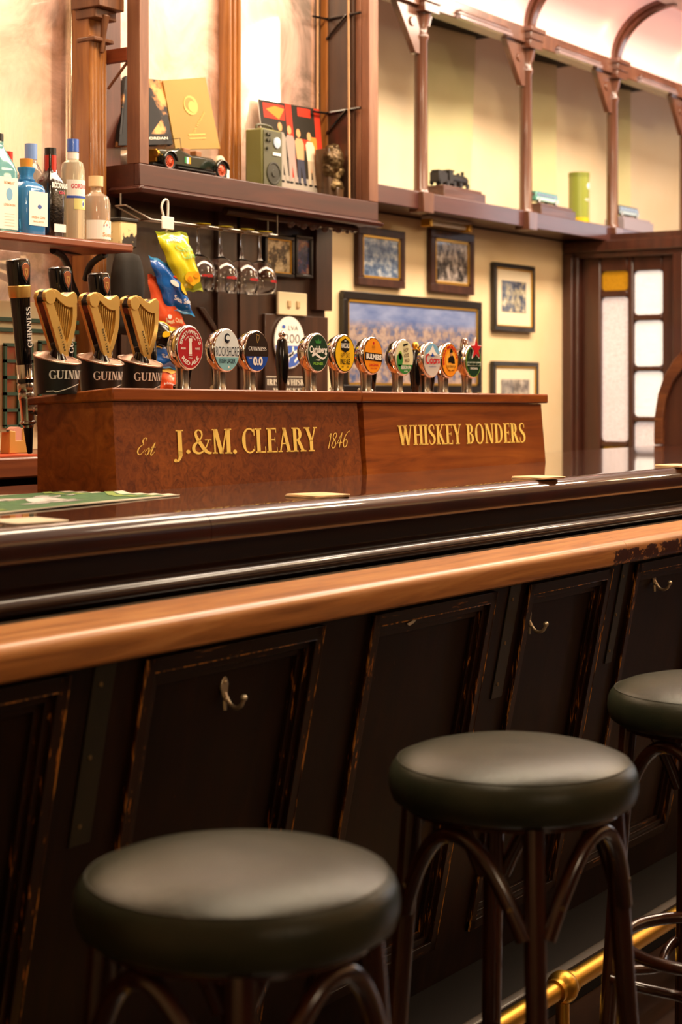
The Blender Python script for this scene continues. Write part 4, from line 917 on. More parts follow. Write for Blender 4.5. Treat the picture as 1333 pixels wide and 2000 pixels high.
# ---------------- bottle shelf
BN = 2.87; zs = P(130, 463, n=BN).z; sE = P(262, 478, n=BN).x
t = thing('bottle_shelf', 'orange brown wooden shelf carrying the gin bottles at upper left', 'shelf', (3.0, BN, zs))
obj('board', MB().box(1.6, sE, BN, 3.09, zs-.021, zs), shelfw, t, .005)
m = MB()
for (pts_, r_) in ((((104, 489, 2.96), (122, 500, 3.0), (134, 522, 3.04), (139, 548, 3.08), (152, 580, 3.10)), .009), (((206, 497, 2.96), (190, 506, 3.0), (176, 520, 3.04), (168, 545, 3.08)), .009), (((112, 489, 2.98), (140, 492, 3.0), (160, 494, 3.03)), .006)):
    m.tube(cat([tuple(P(a_, b_, n=n_)) for a_, b_, n_ in pts_], 6), r_, 10)
obj('bracket', m, M('black iron', (24, 18, 14), .45, .4), t)
# ---------------- bottles
gblue = M('blue glass', (80, 160, 226), .06, trans=.4, coat=.5); gclear = M('clear bottle glass', (240, 244, 238), .03, trans=.9); gteal = M('aqua glass', (150, 222, 228), .05, trans=.6)
gblack = M('black bottle glass', (20, 15, 12), .08, coat=1, bump=.5, bscale=170, bdist=.003); capred = M('red foil', (186, 44, 30), .35); capblk = M('black cap', (28, 24, 20), .4); capblue = M('blue cap', (66, 106, 196), .3, coat=.4)
corkm = M('pale wood stopper', (232, 200, 150), .5); orcap = M('orange cork', (232, 150, 52), .5); lab_w = M('white label', (242, 236, 226), .5); lab_b = M('blue label', (50, 84, 176), .5); gspirit = M('pale spirit', (246, 240, 214), .05, trans=.7); gbrown = M('amber spirit', (238, 216, 190), .08, trans=.7)
txtg = M('pale gold print', (214, 160, 110), .5); txtr = M('pink print', (206, 60, 80), .5); txtb = M('blue print', (70, 100, 170), .5)
def bottle(lab, px, ytop, n, prof, cap, capm, glassm, sq=0, sy=1, extra=None, group='spirit bottles on the shelf'):
    p = P(px, ytop, n=n); H = p.z-zs; s = p.x
    t = thing('spirit_bottle', lab, 'bottle', (s, n, zs), group)
    m = MB().lathe([(r, h*H) for r, h in prof], (s, n, zs+.0005), 32 if not sq else 40, sq=sq, sy=sy, rot=0); obj('glass', m, glassm, t, smooth=40)
    m = MB().lathe([(r, h*H) for r, h in cap], (s, n, zs+.0005), 28); obj('cap', m, capm, t, smooth=35)
    if extra: extra(t, s, n, H)
    return t
def lab_cyl(t, s, n, r, z0, z1, half, mat, name='label', deco=None, off=-.0, cz=None):
    m = MB(); N_ = 16
    def w_(x, y, L): a = -PI/2+off+x; rr = r+.0005+.0003*L; return (s+rr*math.cos(a), n+rr*math.sin(a), zs+y)
    for i in range(N_): x0, x1 = -half+2*half*i/N_, -half+2*half*(i+1)/N_; m.add([w_(x0, z0, 0), w_(x1, z0, 0), w_(x1, z1, 0), w_(x0, z1, 0)], [(0, 1, 2, 3)])
    if deco: deco(Decal(m, w_))
    obj(name, m, mat, t, recalc=False)
def lab_flat(t, s, n, w_, z0, z1, y, mat, deco=None, name='label', x0=0):
    m = MB(); fn = lambda a, b, L: (s+a, n-y-.0004-.0003*L, zs+b)
    m.add([fn(x0-w_, z0, 0), fn(x0+w_, z0, 0), fn(x0+w_, z1, 0), fn(x0-w_, z1, 0)], [(0, 1, 2, 3)])
    if deco: deco(Decal(m, fn))
    obj(name, m, mat, t, recalc=False)
def ex1(t, s, n, H):
    def dd(d): d.arc('BOMBAY', .024, math.radians(150), math.radians(30), .007, txtg, 1); d.ell(0, .09, .009, .014, SKY, 1); d.text('LONDON', 0, .066, .03, .006, txtg, 1); [d.rect(-.014, .014, .02+.006*i, .0215+.006*i, offwhite, 1) for i in range(6)]
    m = MB()
    lab_flat(t, s, n, .032, .012, .135, .0385, lab_w, lambda d: (d.ell(.004, .095, .010, .015, SKY, 1), d.text('BOMBAY', .004, .122, .034, .007, txtg, 1), d.text('LONDON GIN', .004, .070, .036, .006, txtg, 1), [d.rect(-.012, .02, .02+.007*i, .0215+.007*i, offwhite, 1) for i in range(5)]))
bottle('aqua gin bottle with a tall white label at the far left of the shelf', -6, 262, 2.97, [(.0, 0), (.040, 0), (.042, .02), (.042, .62), (.036, .70), (.018, .84), (.014, .88), (.014, .94)], [(0, .93), (.016, .93), (.016, 1.0), (0, 1.0)], capblk, gteal, 5, .9, ex1)
bottle('dark bottle with a red neck behind the aqua gin bottle', 14, 297, 3.055, [(.0, 0), (.032, 0), (.034, .02), (.034, .60), (.015, .76), (.0135, .82)], [(0, .79), (.0145, .79), (.0145, 1), (0, 1)], capred, gblack, 0)
bottle('clear bottle with a pale blue cap behind the blue gin bottle', 61, 282, 3.055, [(.0, 0), (.034, 0), (.036, .02), (.036, .66), (.020, .78), (.0145, .82), (.0145, .90)], [(0, .84), (.0155, .84), (.0155, 1), (0, 1)], M('pale blue cap', (124, 156, 214), .35), gclear, 0)
def ex2(t, s, n, H):
    lab_flat(t, s, n, .031, .026, .108, .0365, lab_w, lambda d: (d.ell(.008, .072, .007, .005, txtb, 1), d.text('IRISH GIN', .004, .046, .044, .006, txtg, 1), d.text('SMALL BATCH', .004, .036, .034, .004, txtg, 1)), x0=.004)
    obj('collar', MB().lathe([(.019, .70*H), (.021, .715*H), (.021, .74*H), (.016, .75*H)], (s, n, zs), 24), gblue, t)
t = bottle('ribbed blue gin bottle with a white label and an orange cork', 52, 311, 2.955, [(.0, 0), (.036, 0), (.038, .02), (.038, .60), (.033, .66), (.015, .72), (.0135, .80), (.018, .86), (.018, .89)], [(0, .88), (.0145, .88), (.016, 1), (0, 1)], orcap, gblue, 5, .95, ex2)
def ex3(t, s, n, H):
    obj('neck_foil', MB().lathe([(.0150, .74*H), (.0150, .92*H)], (s, n, zs+.0005), 24), capred, t)
    lab_flat(t, s, n, .024, .125, .143, .0290, gblack, lambda d: (d.text('BROCKMANS', .002, .135, .054, .014, W_, 1, bold=.04), d.text('GIN', .01, .118, .02, .007, txtr, 1)), name='name_label'); lab_flat(t, s, n, .020, .020, .040, .0290, lab_w, x0=.004)
bottle('black textured gin bottle lettered BROCKMANS with a red neck', 99, 290, 2.975, [(.0, 0), (.027, 0), (.029, .015), (.030, .60), (.027, .66), (.016, .72), (.0135, .78), (.0135, .94)], [(0, .92), (.0145, .92), (.0145, 1), (0, 1)], capblk, gblack, 4, .95, ex3)
def ex4(t, s, n, H):
    lab_cyl(t, s, n, .0303, .116, .158, 1.35, lab_w, deco=lambda d: (d.text("GORDON'S", .0, .142, 1.9, .012, txtr, 1), )); lab_cyl(t, s, n, .0306, .112, .118, 1.35, lab_b, 'blue_band')
    lab_cyl(t, s, n, .0303, .084, .112, .7, M('lemon label', (214, 206, 130), .5), 'lower_label', lambda d: (d.ell(.15, .098, .16, .009, lab_w, 1), d.ell(.15, .098, .1, .005, txtb, 2)))
    obj('white_neck', MB().lathe([(.0148, .80*H), (.0148, .87*H)], (s, n, zs+.0005), 24), lab_w, t)
bottle("clear gin bottle lettered GORDON'S with a blue cap", 143, 273, 2.985, [(.0, 0), (.028, 0), (.030, .02), (.030, .70), (.026, .77), (.015, .80), (.0135, .86), (.0135, .9)], [(0, .88), (.0152, .88), (.0152, 1), (0, 1)], capblue, gspirit, 0, 1, ex4)
def ex5(t, s, n, H):
    lab_cyl(t, s, n, .0375, .014, .062, 1.5, lab_w, deco=lambda d: (d.text('Sueno', .15, .026, 1.0, .011, txtg, 1), d.ribbon([(-.3, .048, .004), (-.1, .06, .004), (.1, .066, .004), (.3, .05, .004)], txtg, 1), d.ell(-.25, .048, .05, .003, txtb, 1), d.ell(.0, .05, .05, .003, txtr, 1), d.ell(.3, .046, .05, .003, txtb, 1)))
bottle('short round clear bottle with a pale wooden stopper and white label', 188, 345, 2.975, [(.0, 0), (.034, 0), (.037, .03), (.037, .60), (.032, .70), (.016, .76), (.0135, .80), (.0135, .86)], [(0, .72), (.0125, .72), (.0125, .84), (.0185, .85), (.0185, 1), (0, 1)], corkm, gbrown, 0, 1, ex5)
tn = MB(); a = P(222, 430, n=2.98); b = P(252, 430, n=2.98); tn.box(a.x-.006, b.x, 2.95, 3.02, zs+.0005, P(235, 432, n=2.96).z)
t = thing('tea_caddy', 'small cream box with a dark lid and black pattern at the shelf end', 'box', (a.x, 2.98, zs)); obj('body', tn, M('cream patterned tin', (232, 208, 150), .5, col2=(40, 28, 18), scale=24, lo=.5, hi=.56), t, .004)
obj('lid', MB().box(a.x-.009, b.x+.003, 2.947, 3.023, P(235, 432, n=2.96).z, P(235, 425, n=2.96).z), capblk, t, .002)
# black cloth bag hanging under the shelf
bg = MB(); c = P(250, 560, n=3.05); N1, N2 = 20, 14
for s_ in (1,):
    pts = []
    prof = [(.012, .09), (.034, .085), (.046, .065), (.05, .02), (.053, -.04), (.056, -.10), (.05, -.125), (.0, -.13)]
    bg.lathe([(r*1.15, z) for r, z in reversed(prof)], c, 28, sx=1.0, sy=.6)
bg.tf(lambda v: v+Vector((.004*math.sin(v.z*60+v.x*30), .004*math.sin(v.x*90), 0)))
tag(obj('cloth_bag', bg, M('charcoal cloth', (52, 46, 40), .9, col2=(38, 34, 30), scale=10, bump=.3, bscale=30), smooth=80), 'charcoal cloth hood hanging under the bottle shelf end', 'cloth')
# ================================================================ DISPLAY CABINET
K0 = P(273, 380, n=3.0); K1 = P(740, 441, n=3.0); zb0 = (K0.z+K1.z)/2; zmid = P(500, 396, n=3.0).z; zfl = P(500, 356, n=3.0).z
cb = thing('display_cabinet', 'red brown open-fronted display cabinet hanging over the back bar', 'cabinet', ((K0.x+K1.x)/2, 3.0, zb0))
sa, sb = K0.x, K1.x
pw = P(292, 300, n=3.0).x-P(273, 300, n=3.0).x
obj('bottom_rail', MB().box(sa, sb, 3.0, 3.02, zmid, zfl), cabw, cb, .003)
obj('bottom_moulding', MB().prism([(3.02, zb0), (2.988, zb0), (2.982, zb0+.012), (2.99, zmid-.006), (2.998, zmid), (3.02, zmid)], 'x', sa-.008, sb+.008).prism([(sa-.008, zb0), (sa-.014, zb0+.012), (sa-.003, zmid), (sa+.01, zmid), (sa+.01, zb0)], 'y', 2.99, 3.10), cabw, cb, .002)
obj('floor_board', MB().box(sa+.001, sb, 3.019, MN-.001, zb0+.005, zfl-.001).box(sa, sa+.02, 3.02, MN-.001, zmid, zfl), cabw, cb)
obj('corner_post', MB().box(sa, sa+pw, 3.0, 3.045, zfl, 3.3), cabv, cb, .002); rp = P(722, 300, n=3.0).x
obj('corner_post', MB().box(rp, sb, 3.0, 3.03, zfl, 3.3).box(rp-.004, sb, 3.03, 3.05, zfl, 3.3), cabv, cb, .002)
obj('side_panel', MB().box(4.46, sb, 3.05, MN, zb0+.02, 3.3), darkback, cb)
za = P(235, 109, n=3.08).z; s215 = sa-.0
m = MB().box(sa, sa+.018, 3.045, 3.14, za-.018, za+.018); obj('side_bar', m, wood('reddish bar', (110, 48, 26), (140, 66, 36), (150, 90, 60), .4, .2, 'y'), cb, .001)
obj('side_strut', MB().tube([(sa+.009, 3.05, za-.02), (sa+.009, 3.12, za-.085)], .004, 8), cabv, cb)
for y_ in (30, 215):
    z_ = P(700, y_, n=3.05).z; m = MB().tube([(4.455, MN-.03, z_-.005), (4.455, 3.02, z_)], .005, 8).tube([(4.452, MN-.03, z_-.07), (4.452, 3.07, z_)], .004, 8).tube([(P(612, y_, n=MN-.03).x, MN-.03, z_-.01), (4.455, MN-.03, z_-.005)], .004, 8); obj('shelf_bracket', m, black, cb)
sil = M('worn silver edge', (190, 150, 110), .35, .5)
obj('edge_strip', MB().tube([(4.45, 3.06, zfl-.01), (4.452, 3.065, 2.6), (4.45, 3.06, 3.3)], .004, 8), sil, cb); obj('edge_strip', MB().tube([(sM3, MN-.01, 2.2), (sM3+.004, MN-.01, 3.3)], .004, 8), sil, cb)
cr = MB(); random.seed(3)
for i in range(16):
    q = P(560+i*8.5, 446+i*.9, n=3.06); cr.ball((q.x, 3.06, zb0-.004-.012*abs(math.sin(i*1.25))), .012+.004*math.sin(i*2.2), 10, sc=(1, .7, 1))
cr.tube([(P(440, 440, n=3.06).x, 3.06, zb0-.006), (P(695, 440, n=3.06).x, 3.06, zb0-.006)], .012, 8); obj('carved_crest', cr, darkback, cb)
zf = zfl
# ---------------- things in the cabinet
def board(name, lab, catg, corners, ns, th, mat, deco=None, par=None):
    """leaning flat thing: corners TL,TR,BR,BL in pixels with their planes"""
    C4 = [P(x, y, n=n) for (x, y), n in zip(corners, ns)]; nor = (C4[1]-C4[0]).cross(C4[3]-C4[0]).normalized()
    if nor.y < 0: nor = -nor
    m = MB(); B4 = [c+nor*th for c in C4]; m.add(C4+B4, [(0, 1, 2, 3), (4, 7, 6, 5), (0, 4, 5, 1), (1, 5, 6, 2), (2, 6, 7, 3), (3, 7, 4, 0)])
    def fn(u, v, L): return C4[3]*(1-u)*(1-v)+C4[2]*u*(1-v)+C4[1]*u*v+C4[0]*(1-u)*v-nor*(.0005+.0004*L)
    if deco: deco(Decal(m, fn))
    return tag(obj(name, m, mat, recalc=False), lab, catg)
goldc = M('gold card', (152, 120, 54), .5, col2=(162, 130, 60), scale=3, spec=.2); goldp = M('pale gold print', (200, 164, 84), .5, spec=.2)
board('gold_booklet', 'gold card booklet with a round emblem standing behind the model car', 'booklet', ((319, 157), (402, 151), (431, 290), (344, 292)), (3.15, 3.15, 3.11, 3.11), .004, goldc, lambda d: (d.ell(.52, .62, .16, .14, goldp, 1), d.ell(.5, .64, .11, .09, goldc, 2), d.ell(.54, .6, .09, .08, goldp, 3), d.rect(.34, .72, .19, .215, goldp, 1), d.rect(.34, .72, .14, .16, goldp, 1), d.text('Irish Whiskey', .62, .36, .5, .05, goldp, 1, rot=.7)))
dkb = M('dark book cover', (30, 24, 20), .55, spec=.2, col2=(226, 156, 90), scale=11, lo=.52, hi=.62)
dkm = M('dark ink', (24, 20, 18), .6, spec=.2)
board('dark_book', 'dark book with an orange cover picture standing left of the gold booklet', 'book', ((246, 148), (318, 157), (338, 282), (232, 284)), (3.16, 3.16, 3.10, 3.10), .014, dkb, lambda d: (d.rect(.0, 1, .0, .16, dkm, 1), d.text('JORDAN', .72, .09, .4, .05, offwhite, 2), d.poly([(.05, .16), (.6, .16), (.85, .4), (.7, .7), (.3, .85), (.02, .8)], dkm, 1), ))
# LP sleeve
def lpd(d):
    C_ = lambda n_, c_: M('print '+n_, c_, .6, spec=.2)
    BLK = C_('soot', (16, 14, 13)); dk = C_('sleeve dark', (40, 34, 26)); rd = C_('sleeve red', (186, 50, 30)); oc = C_('sleeve orange', (232, 130, 50)); gr = C_('sleeve grey', (150, 140, 128)); sk = C_('skin', (206, 150, 100))
    d.rect(0, 1, 0, 1, dk, 0); d.rect(.42, .52, .1, 1, rd, 1); d.rect(.06, .4, .80, .97, rd, 1); d.poly([(.1, .9), (.3, .8), (.4, .93), (.25, .95)], oc, 2); d.rect(.9, 1, .3, 1, rd, 1); d.rect(.62, .84, .88, .98, rd, 1); d.rect(.6, .9, .5, .62, rd, 1); d.rect(0, 1, 0, .17, gr, 1); d.rect(.75, .92, .25, .66, oc, 1)
    for i, (x, cl, lg) in enumerate(((.30, gr, gr), (.45, C_('suit', (150, 134, 126)), C_('suit', (150, 134, 126))), (.60, C_('check', (196, 150, 106)), C_('denim', (60, 60, 74))), (.78, C_('cream suit', (220, 200, 170)), C_('trouser', (190, 166, 140))))):
        d.ell(x, .72-.02*i, .035, .05, sk, 3); d.poly([(x-.07, .62-.02*i), (x-.04, .66-.02*i), (x+.05, .66-.02*i), (x+.08, .6-.02*i), (x+.06, .38), (x-.06, .38)], cl, 3); d.poly([(x-.055, .38), (x+.06, .38), (x+.07, .1), (x+.02, .1), (x+.0, .3), (x-.03, .1), (x-.07, .1)], lg, 3); d.ell(x-.04, .1, .03, .012, BLK, 4); d.ell(x+.05, .1, .03, .012, BLK, 4)
board('record_sleeve', 'square record sleeve showing four standing figures behind the green radio', 'record', ((505, 193), (624, 214), (637, 385), (524, 366)), (3.165, 3.165, 3.12, 3.12), .003, W_, lpd)
# radio
a = P(513, 252, n=3.05); b = P(550, 253, n=3.05); oliv = M('olive plastic', (120, 118, 66), .4, col2=(110, 108, 58), scale=4); olvd = M('dark olive panel', (78, 76, 52), .45)
t = thing('radio', 'olive green retro radio with a round speaker standing in the cabinet', 'radio', (a.x, 3.05, zf)); zt_ = P(530, 252, n=3.05).z
s0, s1 = a.x, a.x+.098
obj('case', MB().box(s0, s1, 3.05, 3.115, zf, zt_), oliv, t, .006)
obj('front_panel', MB().box(s0+.004, s1-.004, 3.047, 3.05, zf+.006, zt_-.005), olvd, t, .001)
hz = zt_-zf; q = (s0+s1)/2
m = MB().lathe([(.034, 3.0465), (.034, 3.0445), (.030, 3.044), (.028, 3.046), (.012, 3.0455), (.010, 3.043), (0, 3.043)], (q+.003, 0, zf+.045), 28, 'y'); obj('speaker', m, M('dark speaker', (50, 48, 36), .5), t)
obj('dial', MB().lathe([(.0165, 3.047), (.0165, 3.044), (0, 3.0435)], (q+.018, 0, zf+hz*.78), 24, 'y'), M('pale dial', (176, 190, 210), .15, coat=1), t)
obj('name_plate', MB().box(q-.002, q+.036, 3.0445, 3.047, zf+hz*.56, zf+hz*.61), W_, t)
for (dx, dz) in ((-.030, .90), (-.018, .90), (-.030, .80), (-.018, .80), (-.030, .66)): obj('knob', MB().lathe([(.0048, 3.047), (.0045, 3.041), (0, 3.041)], (q+dx, 0, zf+hz*dz), 14, 'y'), M('knob', (60, 58, 44), .4), t)
obj('handle', MB().tube(cat([(s0+.01, 3.08, zt_), (s0+.014, 3.08, zt_+.012), (q, 3.08, zt_+.015), (s1-.014, 3.08, zt_+.012), (s1-.01, 3.08, zt_)], 5), .004, 8), olvd, t)
# bust
bz = M('bronze bust', (104, 84, 52), .38, .75, col2=(60, 44, 26), scale=14); c = P(662, 330, n=3.07)
t = thing('bust', 'small bronze bust of a bearded head on a dark block at the cabinet\'s right end', 'bust', (c.x, 3.09, zf))
m = MB(); u = .001
def bl(dx, dz, r, sc=(1, 1, 1), dy=0): m.ball((c.x+dx*.98, 3.085+dy, c.z+dz), r, 14, sc=sc)
bl(0, .028, .030, (1, .85, 1.05)); bl(-.012, .018, .028, (1, .9, 1.2)); bl(.020, .016, .016, (1, .8, 1.3)); bl(.036, .014, .006, (1.2, .8, 1)); bl(.030, .026, .009, (1, 1.4, .7)); bl(.030, .004, .008, (1, 1.2, .8)); bl(.022, -.006, .016, (1.1, .9, 1.1)); bl(.004, -.02, .017, (1, .9, 1.3)); bl(-.024, -.004, .018, (1, .9, 1.5)); bl(.002, -.046, .026, (1.1, .9, .8)); bl(.016, -.05, .018, (1.2, .9, .9)); bl(-.03, .03, .014); bl(-.02, .048, .014); bl(.004, .054, .014)
cc = Vector((c.x, 3.085, c.z)); m.tf(lambda v: cc+(v-cc)*1.22+Vector((-.004, 0, .0)))
o = obj('head', m, bz, t, smooth=80); r = o.modifiers.new('remesh', 'REMESH'); r.mode = 'VOXEL'; r.voxel_size = .0028; r.use_smooth_shade = True
dt = bpy.data.textures.new('curls', 'CLOUDS'); dt.noise_scale = .012; dm_ = o.modifiers.new('d', 'DISPLACE'); dm_.texture = dt; dm_.strength = .007; dm_.mid_level = .5
obj('block', MB().box(c.x-.045, c.x-.012, 3.075, 3.13, zf, c.z+.062).box(c.x-.02, c.x+.016, 3.06, 3.11, zf, c.z-.06), wood('dark block', (50, 32, 16), (74, 48, 24), (96, 66, 36), .4, .3, 'z'), t, .003)
# model car
cdk = M('dark green car paint', (30, 38, 28), .2, coat=.6); tyre = M('tyre rubber', (34, 32, 30), .6); spk = M('red orange wheel', (206, 74, 34), .35); seatm = M('tan seat', (140, 90, 50), .5)
wF = P(331, 308, n=3.035); wR = P(433, 327, n=3.035); rw = .0245
t = thing('model_car', 'dark green vintage model car with red-orange wheels standing in the cabinet', 'model car', ((wF.x+wR.x)/2, 3.085, zf)); x0, x1 = wF.x, wR.x; zw = zf+rw; y0, y1 = 3.035, 3.135; wb = x1-x0
for (xx, yy, sg) in ((x0, y0, -1), (x1, y0, -1), (x0, y1, 1), (x1, y1, 1)):
    m = MB(); m.tube([(xx+.0205*math.cos(a), yy, zw+.0205*math.sin(a)) for a in [2*PI*i/32 for i in range(32)]], .0042, 10, True); w_ = obj('wheel', m, tyre, t)
    m = MB(); m.tube([(xx+.0165*math.cos(a), yy, zw+.0165*math.sin(a)) for a in [2*PI*i/28 for i in range(28)]], .0022, 8, True); m.lathe([(.0045, -.004), (.0045, .004)], (xx, yy, zw), 14, 'y')
    for i in range(12): a = 2*PI*i/12; m.tube([(xx, yy-.002, zw), (xx+.016*math.cos(a), yy, zw+.016*math.sin(a))], .0013, 5)
    obj('spokes', m, spk, w_)
    m = MB(); pts = [(xx+.0285*math.cos(a), yy+.0, zw+.0285*math.sin(a)) for a in [math.radians(5+i*17) for i in range(11)]]
    L1 = [(p[0], yy-.010, p[2]) for p in pts]; L2 = [(p[0], yy+.010, p[2]) for p in pts]; L3 = [(p[0]*1, yy, p[2]+.0035) for p in pts]; n_ = 11
    m.add(L1+L3+L2, [(i, i+1, n_+i+1, n_+i) for i in range(10)]+[(n_+i, n_+i+1, 2*n_+i+1, 2*n_+i) for i in range(10)]); o = obj('mudguard', m, cdk, t, smooth=60); sm = o.modifiers.new('s', 'SOLIDIFY'); sm.thickness = .0015
m = MB(); ym = (y0+y1)/2
body = [(x0-.012, zw+.002), (x0-.014, zw+.036), (x0+.055, zw+.042), (x0+.075, zw+.05), (x0+.085, zw+.044), (x0+.13, zw+.034), (x0+.15, zw+.036), (x1-.01, zw+.036), (x1+.022, zw+.026), (x1+.026, zw+.004), (x1, zw-.004), (x0+.02, zw-.004)]
m.prism(body, 'y', ym-.026, ym+.026); obj('body', m, cdk, t, .006)
obj('chassis', MB().box(x0-.03, x1+.03, ym-.018, ym+.018, zw-.008, zw-.003).box(x0+.035, x1-.035, y0-.004, y0+.016, zw-.013, zw-.010).box(x0+.035, x1-.035, y1-.016, y1+.004, zw-.013, zw-.010).tube([(x0, y0, zw), (x0, y1, zw)], .003, 8).tube([(x1, y0, zw), (x1, y1, zw)], .003, 8), tyre, t)
obj('front_seat', MB().box(x0+.095, x0+.125, ym-.022, ym+.022, zw+.03, zw+.052), seatm, t, .003); obj('rear_seat', MB().box(x0+.15, x0+.175, ym-.022, ym+.022, zw+.03, zw+.05), seatm, t, .003)
obj('windscreen', MB().tube([(x0+.078, ym-.028, zw+.044), (x0+.072, ym-.028, zw+.075), (x0+.072, ym+.028, zw+.075), (x0+.078, ym+.028, zw+.044)], .0012, 6), chrome_dull, t)
obj('grille', MB().box(x0-.019, x0-.014, ym-.02, ym+.02, zw, zw+.036), brass, t, .002)
for yy in (ym-.026, ym+.026): obj('headlamp', MB().lathe([(.003, .012), (.009, .004), (.010, -.002), (.008, -.004), (0, -.004)], (x0-.024, yy, zw+.022), 16, 'x'), brass, t)
m = MB()
for i, mt in enumerate((C_('flag green', (30, 130, 70)), W_, ORG)): m.box(x0+.094+.0085*i, x0+.1025+.0085*i, ym-.0275, ym-.0262, zw+.008, zw+.026, mt)
obj('flag', m, W_, t)
obj('spare_wheel', MB().lathe([(0, -.004), (.0185, -.004), (.0185, .004), (0, .004)], (x1+.032, ym-.02, zw+.03), 24, 'y'), M('cream wheel cover', (226, 210, 180), .5), t)
obj('price_tag', MB().box(x1+.03, x1+.042, y0+.004, y0+.005, zf, zf+.036), W_, t)
# ================================================================ GLASS RACK under the cabinet
rkA = P(300, 421, n=3.05); RN_ = 3.05
t = thing('glass_rack', 'pale wire glass rack hanging under the display cabinet', 'rack', (rkA.x+.3, RN_, zb0))
zr_ = P(420, 450, n=RN_).z
m = MB(); sA, sB = P(285, 432, n=RN_).x, P(533, 462, n=RN_).x
for dn in (-.018, .018):
    m.tube([(sA-.10, RN_+dn, zr_+.035), (sA, RN_+dn, zr_+.006), (sB, RN_+dn, zr_+.006), (sB, RN_+dn, zb0+.0)], .0024, 8)
m.tube([(sA, RN_-.018, zr_+.006), (sA, RN_+.018, zr_+.006)], .0024, 8).tube([(sA-.1, RN_-.018, zr_+.035), (sA-.1, RN_+.018, zr_+.035), ], .0024, 8).tube([(sA-.1, RN_, zr_+.035), (sA-.1, RN_, zb0)], .0024, 8)
obj('wires', m, steelw, t)
yg = M('yellow tinted foot', (214, 190, 40), .15, trans=.6)
def wineglass():
    t = thing('wine_glass', 'x', 'glass', (0, 0, 0), 'balloon wine glasses hanging upside down in the rack')
    obj('foot', MB().lathe([(0, .004), (.036, .0015), (.037, .0), (.036, -.001), (.012, -.004), (.005, -.008), (0, -.008)], seg=28), yg, t, world=False, smooth=60)
    obj('stem', MB().lathe([(.0055, -.006), (.0038, -.02), (.0036, -.06), (.005, -.078), (.009, -.086)], seg=14), glass, t, world=False, smooth=60)
    o_ = [(.0, -.083), (.012, -.085), (.03, -.095), (.044, -.115), (.0495, -.138), (.049, -.158), (.044, -.182)]; i_ = [(r-.0011, z-.0006) for r, z in o_]
    m = MB().lathe(o_+[(.0434, -.1825)]+list(reversed(i_[1:]))+[(0, -.0865)], seg=36); obj('bowl', m, glass, t, world=False, smooth=70)
    m = MB(); d = Decal(m, lambda x, y, L: ((.0499)*math.cos(-PI/2-.1+x), (.0499)*math.sin(-PI/2-.1+x), y)); d.text('AMAZON', 0, -.146, .8, .008, CRED, 1); obj('print', m, CRED, t, world=False, recalc=False)
    return t
g0 = wineglass(); k = 0
for px, nn in ((388, RN_), (432, RN_), (473, RN_), (509, RN_)):
    o = g0 if k == 0 else copy_tree(g0); p = P(px, 450, n=nn); o.location = (p.x, nn, zr_+.0105); o['label'] = ['balloon wine glass hanging upside down just right of the yellow snack bag', 'second balloon glass from the left in the rack', 'third balloon glass from the left in the rack', 'rightmost balloon glass in the rack, before the framed faces'][k]; o.rotation_euler = (0, 0, .15*k-.2); k += 1
# ================================================================ SNACK BAGS on a clip strip
CN = 2.93
ch = P(326, 436, n=CN)
t = thing('clip_strip', 'white plastic hanger clip holding the strip of snack bags', 'clip', (ch.x, CN, ch.z))
pl_ = M('white plastic', (232, 226, 214), .4)
m = MB().box(ch.x-.024, ch.x+.024, CN-.006, CN-.002, ch.z-.017, ch.z+.017); obj('card', m, pl_, t, .002)
m = MB().tube(cat([(ch.x-.012, CN-.002, ch.z+.012), (ch.x-.02, CN, ch.z+.04), (ch.x-.012, CN, ch.z+.058), (ch.x+.0, CN, ch.z+.062), (ch.x+.006, CN, ch.z+.05), (ch.x+.004, CN, ch.z+.0)], 5), .003, 8); obj('hook', m, pl_, t)
m = MB(); spine = cat([(ch.x+.0, CN-.004, ch.z-.015), (ch.x, CN+.01, ch.z-.04), tuple(P(326, 520, n=CN+.04)), tuple(P(332, 590, n=CN+.045)), tuple(P(330, 650, n=CN+.045)), tuple(P(334, 762, n=CN+.035))], 6)
m.tube(spine, .0022, 6)
obj('strip', m, pl_, t)
def bag(lab, quad, n, th, base, endm, deco=None, seed=0, nt=0):
    C4 = [P(x, y, n=n+(nt if i in (0, 1) else 0)) for i, (x, y) in enumerate(quad)]; NU, NV = 14, 20; m = MB(); rnd = random.Random(seed); ph = [rnd.uniform(0, 6) for _ in range(6)]
    def pos(u, v, side):
        p = C4[0]*(1-u)*v+C4[1]*u*v+C4[2]*u*(1-v)+C4[3]*(1-u)*(1-v)
        e = max(0, math.sin(PI*u))**.55*max(0, math.sin(PI*min(1, max(0, (v-.07)/.86))))**.5
        wr = .0018*math.sin(7*u+5*v+ph[0])+.001*math.sin(13*v-7*u+ph[1])+.0005*math.sin(19*u+11*v+ph[2])
        return p+Vector((0, -side*(th*e+wr*(.4+e)), 0))+Vector((.002*math.sin(20*v+ph[3]), 0, .002*math.sin(14*u+ph[4])))
    for side in (1, -1):
        vs = [pos(i/NU, j/NV, side if 0 < i < NU else 0) for j in range(NV+1) for i in range(NU+1)]
        m.add(vs, [(j*(NU+1)+i, j*(NU+1)+i+1, (j+1)*(NU+1)+i+1, (j+1)*(NU+1)+i) for j in range(NV) for i in range(NU)], None, [endm if j in (0, NV-1) else base for j in range(NV) for i in range(NU)])
    t = thing('snack_bag', lab, 'snack bag', C4[0], 'snack bags on the clip strip')
    o = obj('wrapper', m, base, t, smooth=70); 
    if deco: mm = MB(); deco(Decal(mm, lambda u, v, L: pos(u, v, 1)-Vector((0, .002+.0008*L, 0)))); obj('print', mm, W_, t, recalc=False)
    return t
